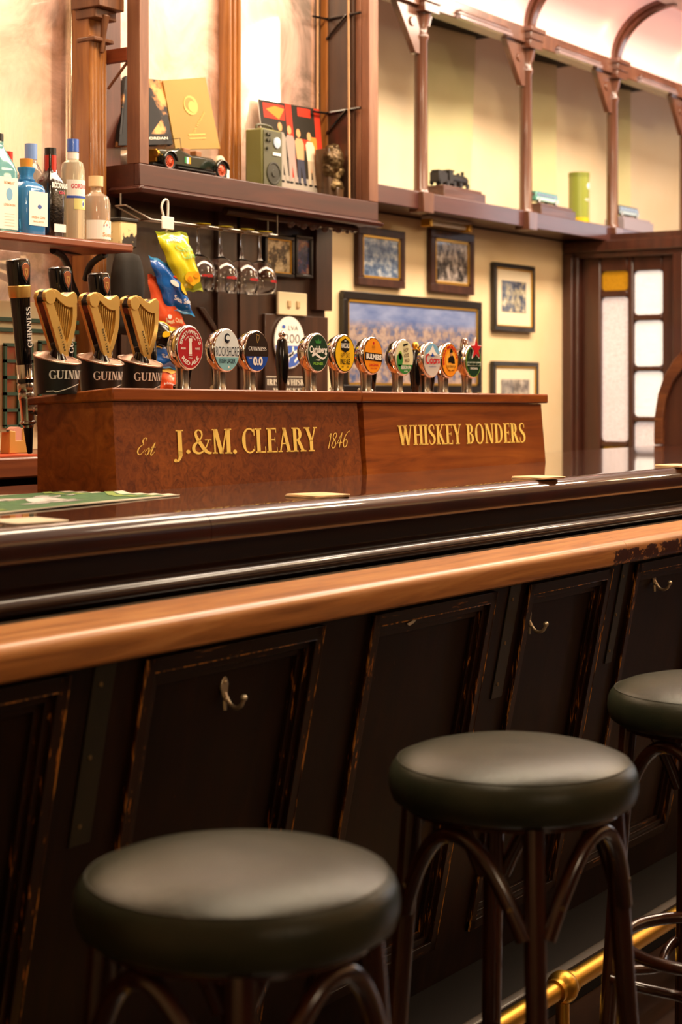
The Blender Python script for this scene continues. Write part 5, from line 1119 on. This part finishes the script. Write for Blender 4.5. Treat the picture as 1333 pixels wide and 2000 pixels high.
fy = M('yellow foil', (226, 206, 40), .22, coat=.5, col2=(206, 200, 36), scale=8); fg = M('green foil', (146, 158, 34), .25, coat=.5); fb = M('blue foil', (20, 104, 184), .2, coat=.6, col2=(36, 84, 168), scale=9); fr_ = M('red orange foil', (214, 76, 36), .25, coat=.5, col2=(226, 92, 50), scale=8); fk = M('black foil', (20, 18, 14), .2, coat=.6); fyd = M('amber foil', (236, 180, 40), .25, coat=.5); fb2 = M('light blue foil', (60, 150, 206), .25, coat=.5)
bag('orange red snack bag, lowest on the strip beside the red round badge', ((310, 712), (352, 716), (358, 775), (312, 775)), 2.95, .012, fr_, fyd, lambda d: (d.text('Honey', .3, .4, .4, .1, W_, 1), d.ell(.4, .85, .35, .1, fyd, 1)), 5)
bag('blue snack bag second from the bottom of the strip', ((300, 662), (345, 672), (356, 724), (304, 716)), 2.94, .014, fb, fb2, lambda d: (d.text('Sea Salt', .55, .45, .7, .14, W_, 1), ), 4)
bag('black and yellow snack bag above the lower blue bag', ((306, 622), (362, 650), (352, 690), (296, 676)), 2.93, .018, fk, fyd, lambda d: (d.ell(.25, .5, .09, .12, YEL, 1), d.text('CRUNCHY', .55, .6, .5, .12, YEL, 1), d.rect(.35, 1, .7, .9, fyd, 1)), 3)
bag('orange red snack bag behind the upper blue bag', ((288, 534), (318, 545), (372, 650), (306, 652)), 2.955, .018, fr_, fr_, lambda d: (d.text('Sweet Chilli', .55, .22, .6, .08, CRM, 1), d.ell(.4, .3, .08, .04, W_, 1)), 2)
bag('blue snack bag behind the yellow bag', ((290, 498), (342, 520), (381, 618), (326, 603)), 2.94, .018, fb, fb2, lambda d: (d.text('Sea Salt', .6, .25, .6, .1, W_, 1), d.ell(.45, .55, .12, .06, W_, 1), d.ell(.8, .5, .16, .12, fyd, 1), d.ell(.75, .72, .2, .03, CRED, 1)), 1)
bag('yellow and green snack bag topmost on the strip', ((303, 451), (365, 454), (397, 568), (352, 570)), CN, .02, fy, fg, lambda d: (d.text('nacho', .4, .86, .45, .06, W_, 1), d.text('Chilli', .6, .72, .55, .1, C_('mint', (150, 200, 110)), 1), d.text('Lime', .66, .6, .5, .09, C_('mint', (150, 200, 110)), 1), d.ell(.6, .22, .35, .12, fyd, 1), d.ell(.45, .2, .1, .05, ORG, 2), d.ell(.75, .26, .12, .04, ORG, 2), d.poly([(.5, .04), (.98, .06), (.9, .16), (.6, .12)], fg, 3)), 0)
# ================================================================ small things on the dark back bar
QN = MN-.034
def frame(lab, x0, x1, y0l, y1l, n, fw, framem, inner, pic, mount=0, mountm=None, group=None, depth=.02, name='picture_frame', y0r=None):
    a = P(x0, y0l, n=n); b = P(x0, y1l, n=n); c = P(x1, y0l, n=n); s0, s1, z1, z0 = a.x, c.x, a.z, b.z
    t = thing(name, lab, 'picture', (s0, n, z0), group)
    m = MB(); 
    for (p, q, r, s_) in ((s0, s1, z1-fw, z1), (s0, s1, z0, z0+fw), (s0, s0+fw, z0+fw, z1-fw), (s1-fw, s1, z0+fw, z1-fw)): m.box(p, q, n, n+depth, r, s_)
    obj('frame', m, framem, t, .002)
    iw = fw*.28; m = MB(); i0, i1, j0, j1 = s0+fw, s1-fw, z0+fw, z1-fw
    for (p, q, r, s_) in ((i0, i1, j1-iw, j1), (i0, i1, j0, j0+iw), (i0, i0+iw, j0, j1), (i1-iw, i1, j0, j1)): m.box(p, q, n+.003, n+depth, r, s_)
    obj('slip', m, inner, t)
    if mount: obj('mount', MB().box(i0, i1, n+.009, n+.012, j0, j1), mountm, t); obj('print', MB().box(i0+mount, i1-mount, n+.007, n+.009, j0+mount*1.2, j1-mount), pic, t)
    else: obj('print', MB().box(i0, i1, n+.008, n+.012, j0, j1), pic, t)
    return t
brf = wood('brown picture frame', (44, 22, 16), (66, 36, 26), (88, 52, 38), .5, .1, 'z', .8, .05, spec=.3); blf = M('black frame', (26, 22, 20), .3, coat=.3); gls = M('gilt slip', (206, 158, 62), .35, .7); mnt = M('cream mount', (236, 222, 190), .7)
bw = photo_mat('sepia faces photo', [(.3, (24, 18, 12)), (.46, (70, 58, 44)), (.54, (190, 170, 130)), (.7, (236, 222, 186))], 26)
frame('framed black and white photo of faces on the dark back bar', 520, 577, 456, 538, QN-.012, .012, blf, gls, bw)
frame('narrow framed blue photo right of the framed faces on the back bar', 580, 613, 458, 541, QN-.012, .010, blf, blf, photo_mat('blue dim photo', [(.35, (20, 26, 48)), (.5, (50, 60, 100)), (.6, (140, 80, 60)), (.7, (180, 170, 160))], 24))
a = P(541, 569, n=QN); b = P(597, 618, n=QN)
t = thing('switch_plate', 'cream double switch plate on the dark back bar', 'switch', (a.x, QN, b.z)); obj('plate', MB().box(a.x, b.x, QN-.008, QN+.002, b.z, a.z), M('ivory plastic', (226, 208, 168), .4), t, .003)
for dx in (.35, .66): obj('toggle', MB().box(a.x+(b.x-a.x)*dx-.008, a.x+(b.x-a.x)*dx+.008, QN-.013, QN-.008, (a.z+b.z)/2-.012, (a.z+b.z)/2+.010), M('aged ivory', (196, 170, 124), .5), t, .002)
c = P(565, 669, n=QN-.004); rx = (P(594, 669, n=QN).x-P(536, 669, n=QN).x)/2; rz = (P(565, 619, n=QN).z-P(565, 720, n=QN).z)/2
m = MB().lathe([(0, 0), (1, 0), (1, .004), (0, .004)], (0, 0, 0), 40, 'y'); m.tf(lambda v: Vector((c.x+v.x*rx, QN-.008+v.y, c.z+v.z*rz)))
d = Decal(m, lambda x, y, L: (c.x+x*rx, QN-.0084-.0004*L, c.z+y*rz)); d.band(-.97, -.12, C_('sign blue', (70, 100, 180)), 1, r=.97); d.ribbon([(-.2, -.9, .1), (.0, -.5, .12), (.6, -.3, .1)], W_, 2); d.ribbon([(.2, -.15, .1), (.1, -.5, .12), (-.7, -.4, .1)], W_, 2); d.ribbon([(.3, -.75, .08), (.5, -.6, .1), (.7, -.62, .06)], W_, 2)
d.text('LVA', .22, .56, .66, .18, C_('grey print', (110, 110, 112)), 1, bold=0); d.text('200', .14, .16, 1.05, .34, C_('grey print', (110, 110, 112)), 1, bold=0); d.ell(-.42, .6, .12, .07, C_('sign blue', (70, 100, 180)), 1)
tag(obj('oval_sign', m, M('white sign', (236, 232, 222), .4), recalc=False), 'white and blue oval sign reading LVA 200 on the back bar', 'sign')
a = P(514, 734, n=QN); b = P(607, 770, n=QN); m = MB().box(a.x, b.x, QN-.010, QN-.002, b.z, a.z); d = Decal(m, lambda x, y, L: (a.x+(b.x-a.x)*x, QN-.0104-.0004*L, b.z+(a.z-b.z)*y)); d.rect(.02, .98, .93, .97, offwhite, 1); d.text('IRISH WHISKEY', .5, .66, .94, .34, offwhite, 1, ser=True); d.text('SOLD HERE', .5, .2, .7, .28, offwhite, 1, ser=True) if False else d.text('WHISKEY', .5, .2, .7, .28, offwhite, 1, ser=True)
tag(obj('whiskey_plaque', m, M('dark slate plaque', (58, 44, 36), .5), recalc=False), 'dark plaque reading IRISH WHISKEY behind the plain black handle', 'sign')
# ================================================================ PICTURES on the cream wall
WF = WN-.025
blu = photo_mat('blue toned team photo', [(.30, (40, 54, 84)), (.46, (96, 120, 156)), (.56, (160, 176, 196)), (.68, (232, 232, 228))], 22, (1, 1, 1.4))
frame('brown framed blue-toned team photo nearest the display cabinet', 702, 793, 440, 556, WF, .030, brf, gls, blu, group='framed photos on the cream wall')
frame('brown framed photo of men standing, above the big cityscape picture', 844, 928, 446, 569, WF, .034, brf, gls, photo_mat('standing men photo', [(.32, (22, 22, 24)), (.45, (60, 58, 58)), (.53, (150, 140, 134)), (.66, (226, 214, 204))], 24, (1, 1, .8)), .012, mnt, 'framed photos on the cream wall')
frame('black framed photo with a wide cream mount, right of the cityscape', 968, 1047, 511, 645, WF, .020, blf, gls, photo_mat('green and blue group photo', [(.32, (24, 28, 44)), (.46, (70, 84, 110)), (.55, (170, 160, 130)), (.68, (236, 226, 204))], 22), .052, mnt, 'framed photos on the cream wall')
frame('black framed photo with cream mount, partly hidden by the right tap box', 966, 1054, 705, 850, WF, .020, blf, gls, photo_mat('grey building photo', [(.35, (60, 54, 50)), (.5, (140, 128, 116)), (.6, (190, 178, 160))], 22, (1, 1, 1)), .055, mnt, 'framed photos on the cream wall')
za_ = P(672, 567, n=WF).z; zb_ = P(672, 768, n=WF).z
city = photo_mat('cityscape photo', [(.30, (54, 66, 104)), (.42, (96, 108, 144)), (.5, (150, 130, 124)), (.58, (186, 164, 150)), (.7, (70, 84, 120))], 20, (1, 1, 1.3), split=((za_-zb_)*.64, (za_-zb_)*.74, [(.35, (92, 112, 164)), (.6, (140, 154, 194))]))
frame('large dark framed cityscape photo behind the tap badges', 673, 943, 567, 768, WF, .030, blf, gls, city, group='framed photos on the cream wall')
frame('narrow gilt framed picture at the right end of the dark back bar', 622, 638, 478, 548, WF, .014, blf, gls, mnt)
# lamp under the gallery shelf
a = P(832, 418, n=3.42); b = P(914, 436, n=3.42); zl = 2.034
t = thing('strip_lamp', 'small brass ended strip lamp under the gallery shelf', 'lamp', (a.x, 3.42, zl-.03)); obj('housing', MB().box(a.x, b.x, 3.40, 3.44, zl-.014, zl), M('white lamp housing', (206, 190, 164), .4), t, .002)
obj('tube', MB().tube([(a.x+.02, 3.42, zl-.026), (b.x-.02, 3.42, zl-.026)], .008, 12), M('unlit tube', (232, 222, 206), .3), t)
for x in (a.x, b.x-.022): obj('end_cap', MB().box(x, x+.022, 3.398, 3.442, zl-.042, zl-.012), brass, t, .003)
# ================================================================ THINGS ON THE GALLERY SHELF
zg = 2.06
dpl = wood('dark plinth wood', (64, 34, 26), (92, 54, 42), (120, 78, 60), .4, .3, 'x')
def plinth(t, x0, x1, y, n=3.36, dep=.10, m_=None):
    a = P(x0, y, n=n); b = P(x1, y, n=n); zt = a.z; obj('plinth', MB().box(a.x, b.x, n, n+dep, zg, zt-.012).box(a.x+.012, b.x-.012, n+.01, n+dep-.01, zt-.012, zt), m_ or dpl, t, .003); return a.x, b.x, zt
a = P(870, 358, n=3.36); t = thing('model_locomotive', 'dark grey model steam locomotive on a wooden plinth on the gallery shelf', 'model train', (a.x, 3.41, zg)); sx0, sx1, zt = plinth(t, 869, 950, 359)
gm = M('dark gunmetal', (54, 52, 52), .4, .5); L0, L1 = sx0+.0, sx0+(sx1-sx0)*.72
cy = 3.405
m = MB(); m.lathe([(0, L0+.10), (.020, L0+.10), (.020, L1-.01), (.017, L1), (0, L1)], (0, cy, zt+.034), 20, 'x'); m.box(L0+.075, L0+.105, cy-.024, cy+.024, zt+.012, zt+.062).box(L0+.068, L0+.11, cy-.026, cy+.026, zt+.060, zt+.064); m.lathe([(.006, .05), (.006, .066), (.008, .07)], (L1-.018, cy, zt), 12); m.lathe([(.008, .05), (.007, .060), (0, .064)], (L1-.05, cy, zt), 12); obj('engine', m, gm, t, .001)
m = MB().box(L0-.0, L0+.065, cy-.022, cy+.022, zt+.012, zt+.05).box(L0+.004, L0+.06, cy-.018, cy+.018, zt+.05, zt+.058); obj('tender', m, gm, t, .002)
for i in range(5): 
    for yy in (cy-.022, cy+.022): obj('wheel', MB().lathe([(0, -.003), (.011, -.003), (.011, .003), (0, .003)], (L0+.015+i*(L1-L0-.03)/4, yy, zt+.012), 14, 'y'), gm, t)
def bus(t, s0, s1, zt, col, col2, cy=3.41):
    h = .052; m = MB().prism([(s0, zt+.010), (s0-.001, zt+.03), (s0+.006, zt+h), (s1-.012, zt+h), (s1-.002, zt+.032), (s1, zt+.010)], 'y', cy-.024, cy+.024); obj('body', m, M('paint '+t.name, col, .25, coat=.5), t, .005)
    m = MB()
    for i in range(5): x = s0+.010+(s1-s0-.03)*i/5; m.box(x, x+(s1-s0-.03)/5-.004, cy-.0252, cy-.024, zt+.030, zt+.044)
    m.box(s0-.0015, s0, cy-.018, cy+.018, zt+.030, zt+.045); obj('windows', m, M('dark windows '+t.name, (60, 70, 70), .15, coat=.8), t); obj('stripe', MB().box(s0+.004, s1-.004, cy-.0252, cy-.024, zt+.014, zt+.026), M('stripe '+t.name, col2, .3), t)
    for x in (s0+.025, s1-.03):
        for yy in (cy-.023, cy+.023): obj('wheel', MB().lathe([(0, -.004), (.011, -.004), (.011, .004), (0, .004)], (x, yy, zt+.011), 16, 'y').lathe([(0, -.0046), (.006, -.0046), (.006, .0046), (0, .0046)], (x, yy, zt+.011), 12, 'y', mat=W_), tyre, t)
a = P(1059, 394, n=3.36); t = thing('model_bus', 'turquoise model bus on a wooden plinth, left of the tall green tin', 'model bus', (a.x, 3.41, zg), 'model buses on the gallery shelf'); sx0, sx1, zt = plinth(t, 1059, 1126, 395); bus(t, sx0-.0, sx0+(sx1-sx0)*.66, zt, (70, 150, 132), (190, 226, 214))
a = P(1221, 420, n=3.36); t = thing('model_bus', 'pale model bus on a grey plinth at the right end of the shelf', 'model bus', (a.x, 3.41, zg), 'model buses on the gallery shelf'); sx0, sx1, zt = plinth(t, 1221, 1278, 421, m_=M('grey plinth', (150, 140, 150), .4)); bus(t, sx0-.0, sx0+(sx1-sx0)*.68, zt, (60, 70, 74), (170, 190, 196))
a = P(1132, 338, n=3.42); r = (P(1152, 400, n=3.42).x-P(1112, 400, n=3.42).x)/2; r = 20*7.6/3300
t = thing('storage_tin', 'tall olive green round tin on the gallery shelf', 'tin', (a.x, 3.42, zg)); m = MB().lathe([(r, 0), (r, a.z-zg-.004), (r-.002, a.z-zg-.002), (0, a.z-zg-.002)], (a.x, 3.42, zg), 32)
def tw(x, y, L): an = -PI/2+x; rr = r+.0005+.0004*L; return (a.x+rr*math.cos(an), 3.42+rr*math.sin(an), zg+y)
d = Decal(m, tw); hh = a.z-zg; d.ell(.05, hh*.78, .3, .014, W_, 1); [d.text('WHISKEY', -.05+.0, hh*(.55), .9, .012, W_, 1)]; [d.rect(-1.5+.3*i, -1.2+.3*i, hh*.16, hh*.26, YEL, 1) for i in range(10)]
obj('body', m, M('olive tin', (140, 150, 56), .35, coat=.3), t, recalc=False); obj('lid', MB().lathe([(r+.001, hh-.02), (r+.0012, hh), (0, hh)], (a.x, 3.42, zg), 32), M('olive lid', (126, 134, 50), .35), t)
a = P(1282, 448, n=3.36); b = P(1322, 452, n=3.36); m = MB().box(a.x, b.x, 3.36, 3.42, zg+.0005, zg+.045); tag(obj('dark_case', m, M('dark blue case', (50, 56, 66), .5), bev=.012), 'low dark blue case lying beside the pale model bus', 'case')
# ================================================================ ON THE BAR TOP
ZT = 1.1605
# partition at the far end
SP_ = 5.9
opts = [(1283, 905), (1282, 860), (1283, 815), (1290, 770), (1303, 732), (1320, 704), (1340, 682), (1370, 660), (1410, 645), (1460, 640)]
pts = [(P(x, y, s=SP_).y, max(ZT, P(x, y, s=SP_).z)) for x, y in opts]; pts[0] = (pts[0][0], ZT); nend = 1.65
outer = pts; cxn = outer[-1][0]
inner = [(n-.035*max(0, min(1, (n-cxn)/.3+.2)), z-.0 if i < 3 else z-.035*min(1, (i-2)/3)) for i, (n, z) in enumerate(outer)]; inner[0] = (inner[0][0], ZT)
t = thing('bar_partition', 'arched brown wooden partition standing on the far end of the bar', 'partition', (SP_, 2.2, ZT))
m = MB(); n_ = len(outer); m.add([(SP_-.02, a, b) for a, b in outer]+[(SP_-.02, a, b) for a, b in inner]+[(SP_+.04, a, b) for a, b in outer]+[(SP_+.04, a, b) for a, b in inner], [f for i in range(n_-1) for f in ((i, i+1, n_+i+1, n_+i), (2*n_+i, 3*n_+i, 3*n_+i+1, 2*n_+i+1), (i, 2*n_+i, 2*n_+i+1, i+1), (n_+i, n_+i+1, 3*n_+i+1, 3*n_+i))]+[(0, n_, 3*n_, 2*n_), (n_-1, 3*n_-1, 4*n_-1, 2*n_-1)])
obj('arched_rail', m, wood('worn arch rail', (70, 34, 20), (104, 56, 30), (140, 84, 44), .35, .4, 'y', worn=(40, 20, 12), wornlo=.6), t, .004, smooth=50)
pnl = [(a, b) for a, b in inner]+[(nend, inner[-1][1]), (nend, ZT)]
obj('panel', MB().prism(pnl, 'x', SP_, SP_+.02), brownp, t)
obj('rail_extension', MB().box(SP_-.02, SP_+.04, nend, outer[-1][0], inner[-1][1], outer[-1][1]), brownp, t)
# beer mats
mt1 = M('beer mat board', (232, 200, 156), .8, col2=(214, 176, 128), scale=20)
def mats(lab, px, py, k, rot, mat=mt1, r=.047, grp='beer mats on the bar top'):
    p = P(px, py, z=ZT+.002); z0 = ZT
    for i in range(k):
        m = MB(); rr = .012; pts = []
        for cx_, cy_, a0 in ((r-rr, r-rr, 0), (-r+rr, r-rr, 90), (-r+rr, -r+rr, 180), (r-rr, -r+rr, 270)):
            for j in range(5): a = math.radians(a0+j*22.5); pts.append((cx_+rr*math.cos(a), cy_+rr*math.sin(a)))
        ro = rot+.05*i*(1 if i % 2 else -1); c_, s_ = math.cos(ro), math.sin(ro); m.prism([(p.x+a*c_-b*s_+.002*i, p.y+a*s_+b*c_) for a, b in pts], 'z', z0, z0+.0013); z0 += .0015
        o = obj('beer_mat', m, mat); tag(o, lab % (['bottom', 'lower middle', 'upper middle', 'top'][i] if k == 4 else ['bottom', 'middle', 'top'][i]) if k > 1 else lab, 'beer mat', grp)
mats('square card beer mat, %s of the stack in front of the CLEARY box', 620, 967.5, 3, TH+PI/4)
mats('square card beer mat, %s of the stack in front of the WHISKEY BONDERS box', 1052, 932.5, 3, TH+PI/4)
mats('square card beer mat, %s of the stack by the arched partition', 1325, 909.5, 3, TH+PI/4)
mats('pale card beer mat below the green bar towel', 52, 1015, 1, TH+PI/4-.05, M('pale mat', (222, 206, 180), .7), .05)
# bar towel
q = [P(x, y, z=ZT) for x, y in ((130, 962), (352, 968), (-40, 1008), (-260, 985))]
tb = M('green towelling', (84, 116, 76), .9, bump=.6, bscale=260, bdist=.001, col2=(70, 102, 66), scale=30); tl = M('light green stripe', (140, 160, 84), .9)
m = MB(); NU, NV = 40, 16
def tp(u, v, L=0):
    p = q[0]*(1-u)*(1-v)+q[1]*u*(1-v)+q[2]*u*v+q[3]*(1-u)*v if False else (q[3]*(1-u)+q[2]*u)*(1-v)+(q[0]*(1-u)+q[1]*u)*v
    zz = .0022+.006*math.exp(-((u-.62+.25*(v-.5))/.035)**2)*(1-.3*v)+.0015*math.sin(u*25+v*4)**2; return Vector((p.x, p.y, ZT+zz+.0006*L))
vs = [tp(i/NU, j/NV) for j in range(NV+1) for i in range(NU+1)]
vs2 = [Vector((v.x, v.y, v.z-.002)) for v in vs]; W1 = NU+1
for j in range(NV):
    for i in range(NU): a = j*W1+i; edge = i in (0, NU-1) or j in (0, NV-1); m.add([vs[a], vs[a+1], vs[a+1+W1], vs[a+W1]], [(0, 1, 2, 3)], offwhite if edge else tb); m.add([vs2[a], vs2[a+W1], vs2[a+1+W1], vs2[a+1]], [(0, 1, 2, 3)], tb)
for i in range(NU): m.add([vs[i], vs2[i], vs2[i+1], vs[i+1]], [(0, 1, 2, 3)], offwhite)
for j in range(NV): a = j*W1+NU; m.add([vs[a], vs2[a], vs2[a+W1], vs[a+W1]], [(0, 1, 2, 3)], offwhite)
d = Decal(m, lambda x, y, L: tp(x, y, L+.5))
for k in range(24):
    u0, u1 = .04+k*.038, .04+(k+1)*.038
    d.poly([(u0, .12+.02*math.sin(k*.5)), (u1, .12+.02*math.sin(k*.5+.5)), (u1, .16+.02*math.sin(k*.5+.5)), (u0, .16+.02*math.sin(k*.5))], tl, 1); d.poly([(u0, .84-.04*math.sin(k*.4)), (u1, .84-.04*math.sin(k*.4+.4)), (u1, .89-.04*math.sin(k*.4+.4)), (u0, .89-.04*math.sin(k*.4))], tl, 1)
d.text('Carlsberg', .55, .5, .5, .38, W_, 1, bold=.05)
o = obj('bar_towel', m, tb, recalc=False, smooth=70); tag(o, 'green striped bar towel with white lettering lying on the bar at left', 'towel')
# ================================================================ PENDANT LAMPS (large one seen in the mirror; two small ones added, unseen, as front light)
gl = M('lit opal glass', (255, 236, 200), .4, emis=(255, 222, 170), es=18)
for k, (s, n, z, r, pw) in enumerate(PENDANTS):
    t = thing('pendant_lamp', ['large opal globe pendant lamp mirrored in the display cabinet', 'added small opal globe pendant, unseen front light above the green towel', 'added small opal globe pendant, unseen front light beyond the tap boxes', 'opal globe pendant lamp at the far end of the room'][k], 'lamp', (s, n, z))
    obj('globe', MB().ball((s, n, z), r, 24), gl, t)
    obj('stem', MB().tube([(s, n, z+r-.01), (s, n, 3.5)], .008, 8).lathe([(.05, z+r-.02), (.04, z+r+.02), (.01, z+r+.05)], (s, n, 0), 16), brass, t)
    lamp('pendant_bulb', 'POINT', (s, n, z-r-.05), pw, WARM, r*.6)
